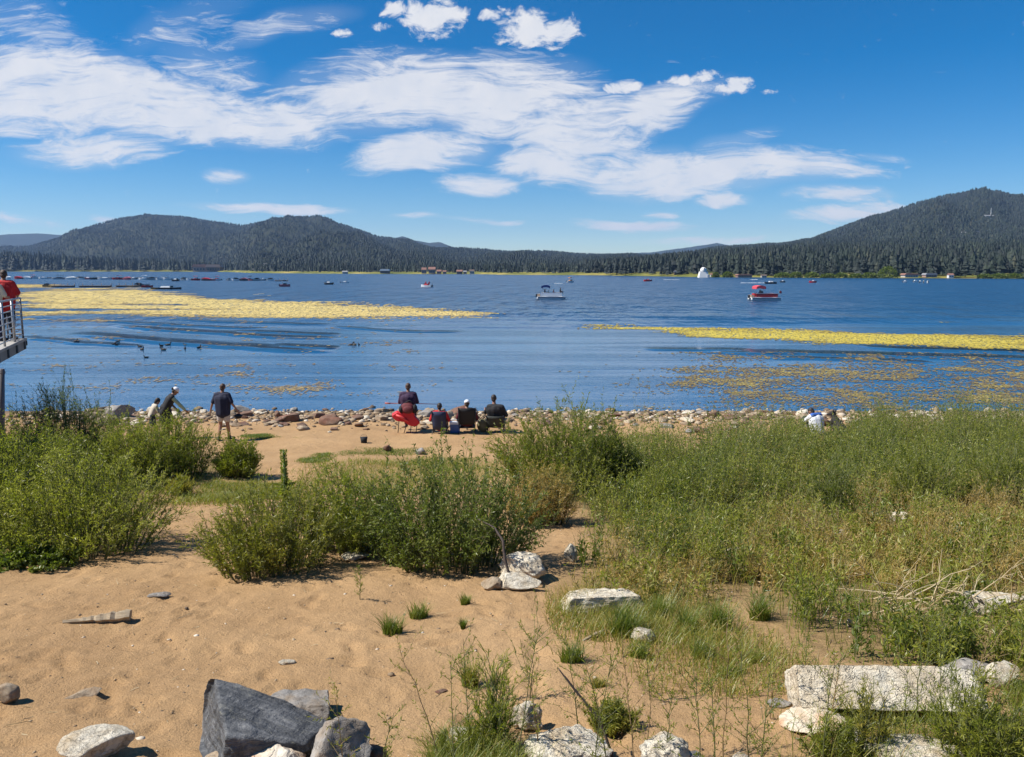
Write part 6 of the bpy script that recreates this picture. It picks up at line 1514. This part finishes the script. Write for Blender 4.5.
house("long low house at the left of the three under the right hill", shore_pt(910, 24), 13, 4, WL, RR, 0, 5); house("long low house in the middle of the three under the right hill", shore_pt(930, 24), 11, 4, WP, RG, 0, 4); house("small white house at the right of the three under the right hill", shore_pt(951, 20), 5, 4.6, WW, RR, 0, 2)
house("pale house in the left part of the clearing on the right hill", hill_point(961, 235), 6, 3, WL, RG); house("pale house in the right part of the clearing on the right hill", hill_point(974, 234.5), 8, 3.4, WW, RG, 0, 4); house("low pale building at the foot of the radio mast", hill_point(984, 217.5), 8, 2.4, WL, RG)
p = hill_point(986.5, 217.5); k = p[1] / FPX; mast = thing("radio_mast", "thin white radio mast high on the right hill", "mast", p)
for dx in (-1, 1): mb = MB(); mb.tube([(dx * .7, 0, -1), (dx * .25, 0, 9 * k)], [.35, .2], 6); mb.build("mast_leg", WW, mast)
for j in range(6): mb = MB(); z = (j + .5) * 1.45 * k; mb.box((0, 0, z), (1.6 - z * .08, .3, .35)); mb.build("cross_bar", WW, mast)
p = shore_pt(703.5, 6); k = p[1] / FPX; ob = thing("observatory", "white domed observatory tower standing at the water on the right far shore", "observatory", p - Vector((0, 0, .5)))
mb = MB(); mb.box((0, 0, 3.1 * k), (10.0 * k, 8 * k, 6.2 * k), None, 0, .74); mb.build("tower", WW, ob)
mb = MB(); mb.tube([(0, 0, 6.2 * k), (0, 0, 7.6 * k)], [3.1 * k, 3.1 * k], 20); mb.build("drum", WW, ob, True)
mb = MB(); mb.ball((0, 0, 7.4 * k), (3.2 * k, 3.2 * k, 3.1 * k), 20, 12); dm = mb.build("dome", WW, ob, True); mb = MB(); mb.box((0, -3.0 * k, 8.9 * k), (1.1 * k, 1.6 * k, 2.0 * k)); mb.build("dome_shutter", paint("grey_panel", (.40, .41, .43), .6), dm)
mb = MB(); mb.box((4.2 * k, -3.9 * k, 1.7 * k), (2.2 * k, 1.2 * k, 3.0 * k)); mb.build("porch", paint("grey_panel", (.40, .41, .43), .6), ob)
# low green willows along the right far shore
prng2 = np.random.default_rng(91)
def shore_shrub(u, w_, h_, lab, grp=None):
    p = shore_pt(u, 16); k = p[1] / FPX; n = 700
    d = nrm(prng2.normal(size=(n, 3))); d[:, 2] = np.abs(d[:, 2]); rr = prng2.uniform(.55, 1, (n, 1)) ** .5
    pos = d * rr * np.array([w_ * k * .5, w_ * k * .4, h_ * k]); pl = Plant()
    pl.quads(leaves(pos, d, 1.5 * k, 1.3 * k, .7, prng2), np.clip(prng2.normal(.45, .2, n), 0, 1)); tag(link("willow", pl.mesh("willow", [M_DARK]), p), lab, "bush", grp)
shore_shrub(888, 20, 11, "large round dark willow on the right far shore left of the three houses"); shore_shrub(716, 6, 4, "small bush at the foot of the observatory on its right"); shore_shrub(728, 10, 4.5, "dark bush between the observatory and the long shed")
for u in (783, 796, 812, 828, 842, 856, 870, 985, 1000, 1016, 1032): shore_shrub(u, prng2.uniform(12, 18), prng2.uniform(3.2, 5.5), "low green bush in the strip along the right far shore", "bushes along the right far shore")

# ------------------------------------------------------------------ thin mountain haze
vt = bpy.data.materials.new("air"); vt.use_nodes = True; tr = vt.node_tree; tr.nodes.clear()
vo = tr.nodes.new('ShaderNodeOutputMaterial'); pv = tr.nodes.new('ShaderNodeVolumePrincipled')
pv.inputs['Color'].default_value = (.40, .62, 1.0, 1); pv.inputs['Density'].default_value = 7.5e-5; pv.inputs['Anisotropy'].default_value = .1
tr.links.new(pv.outputs[0], vo.inputs['Volume'])
mb = MB(); mb.box((0, 0, 195), (15400, 15400, 402)); hz = mb.build("haze", vt); hz['kind'] = 'stuff'; hz['label'] = "faint blue haze over the lake and hills"
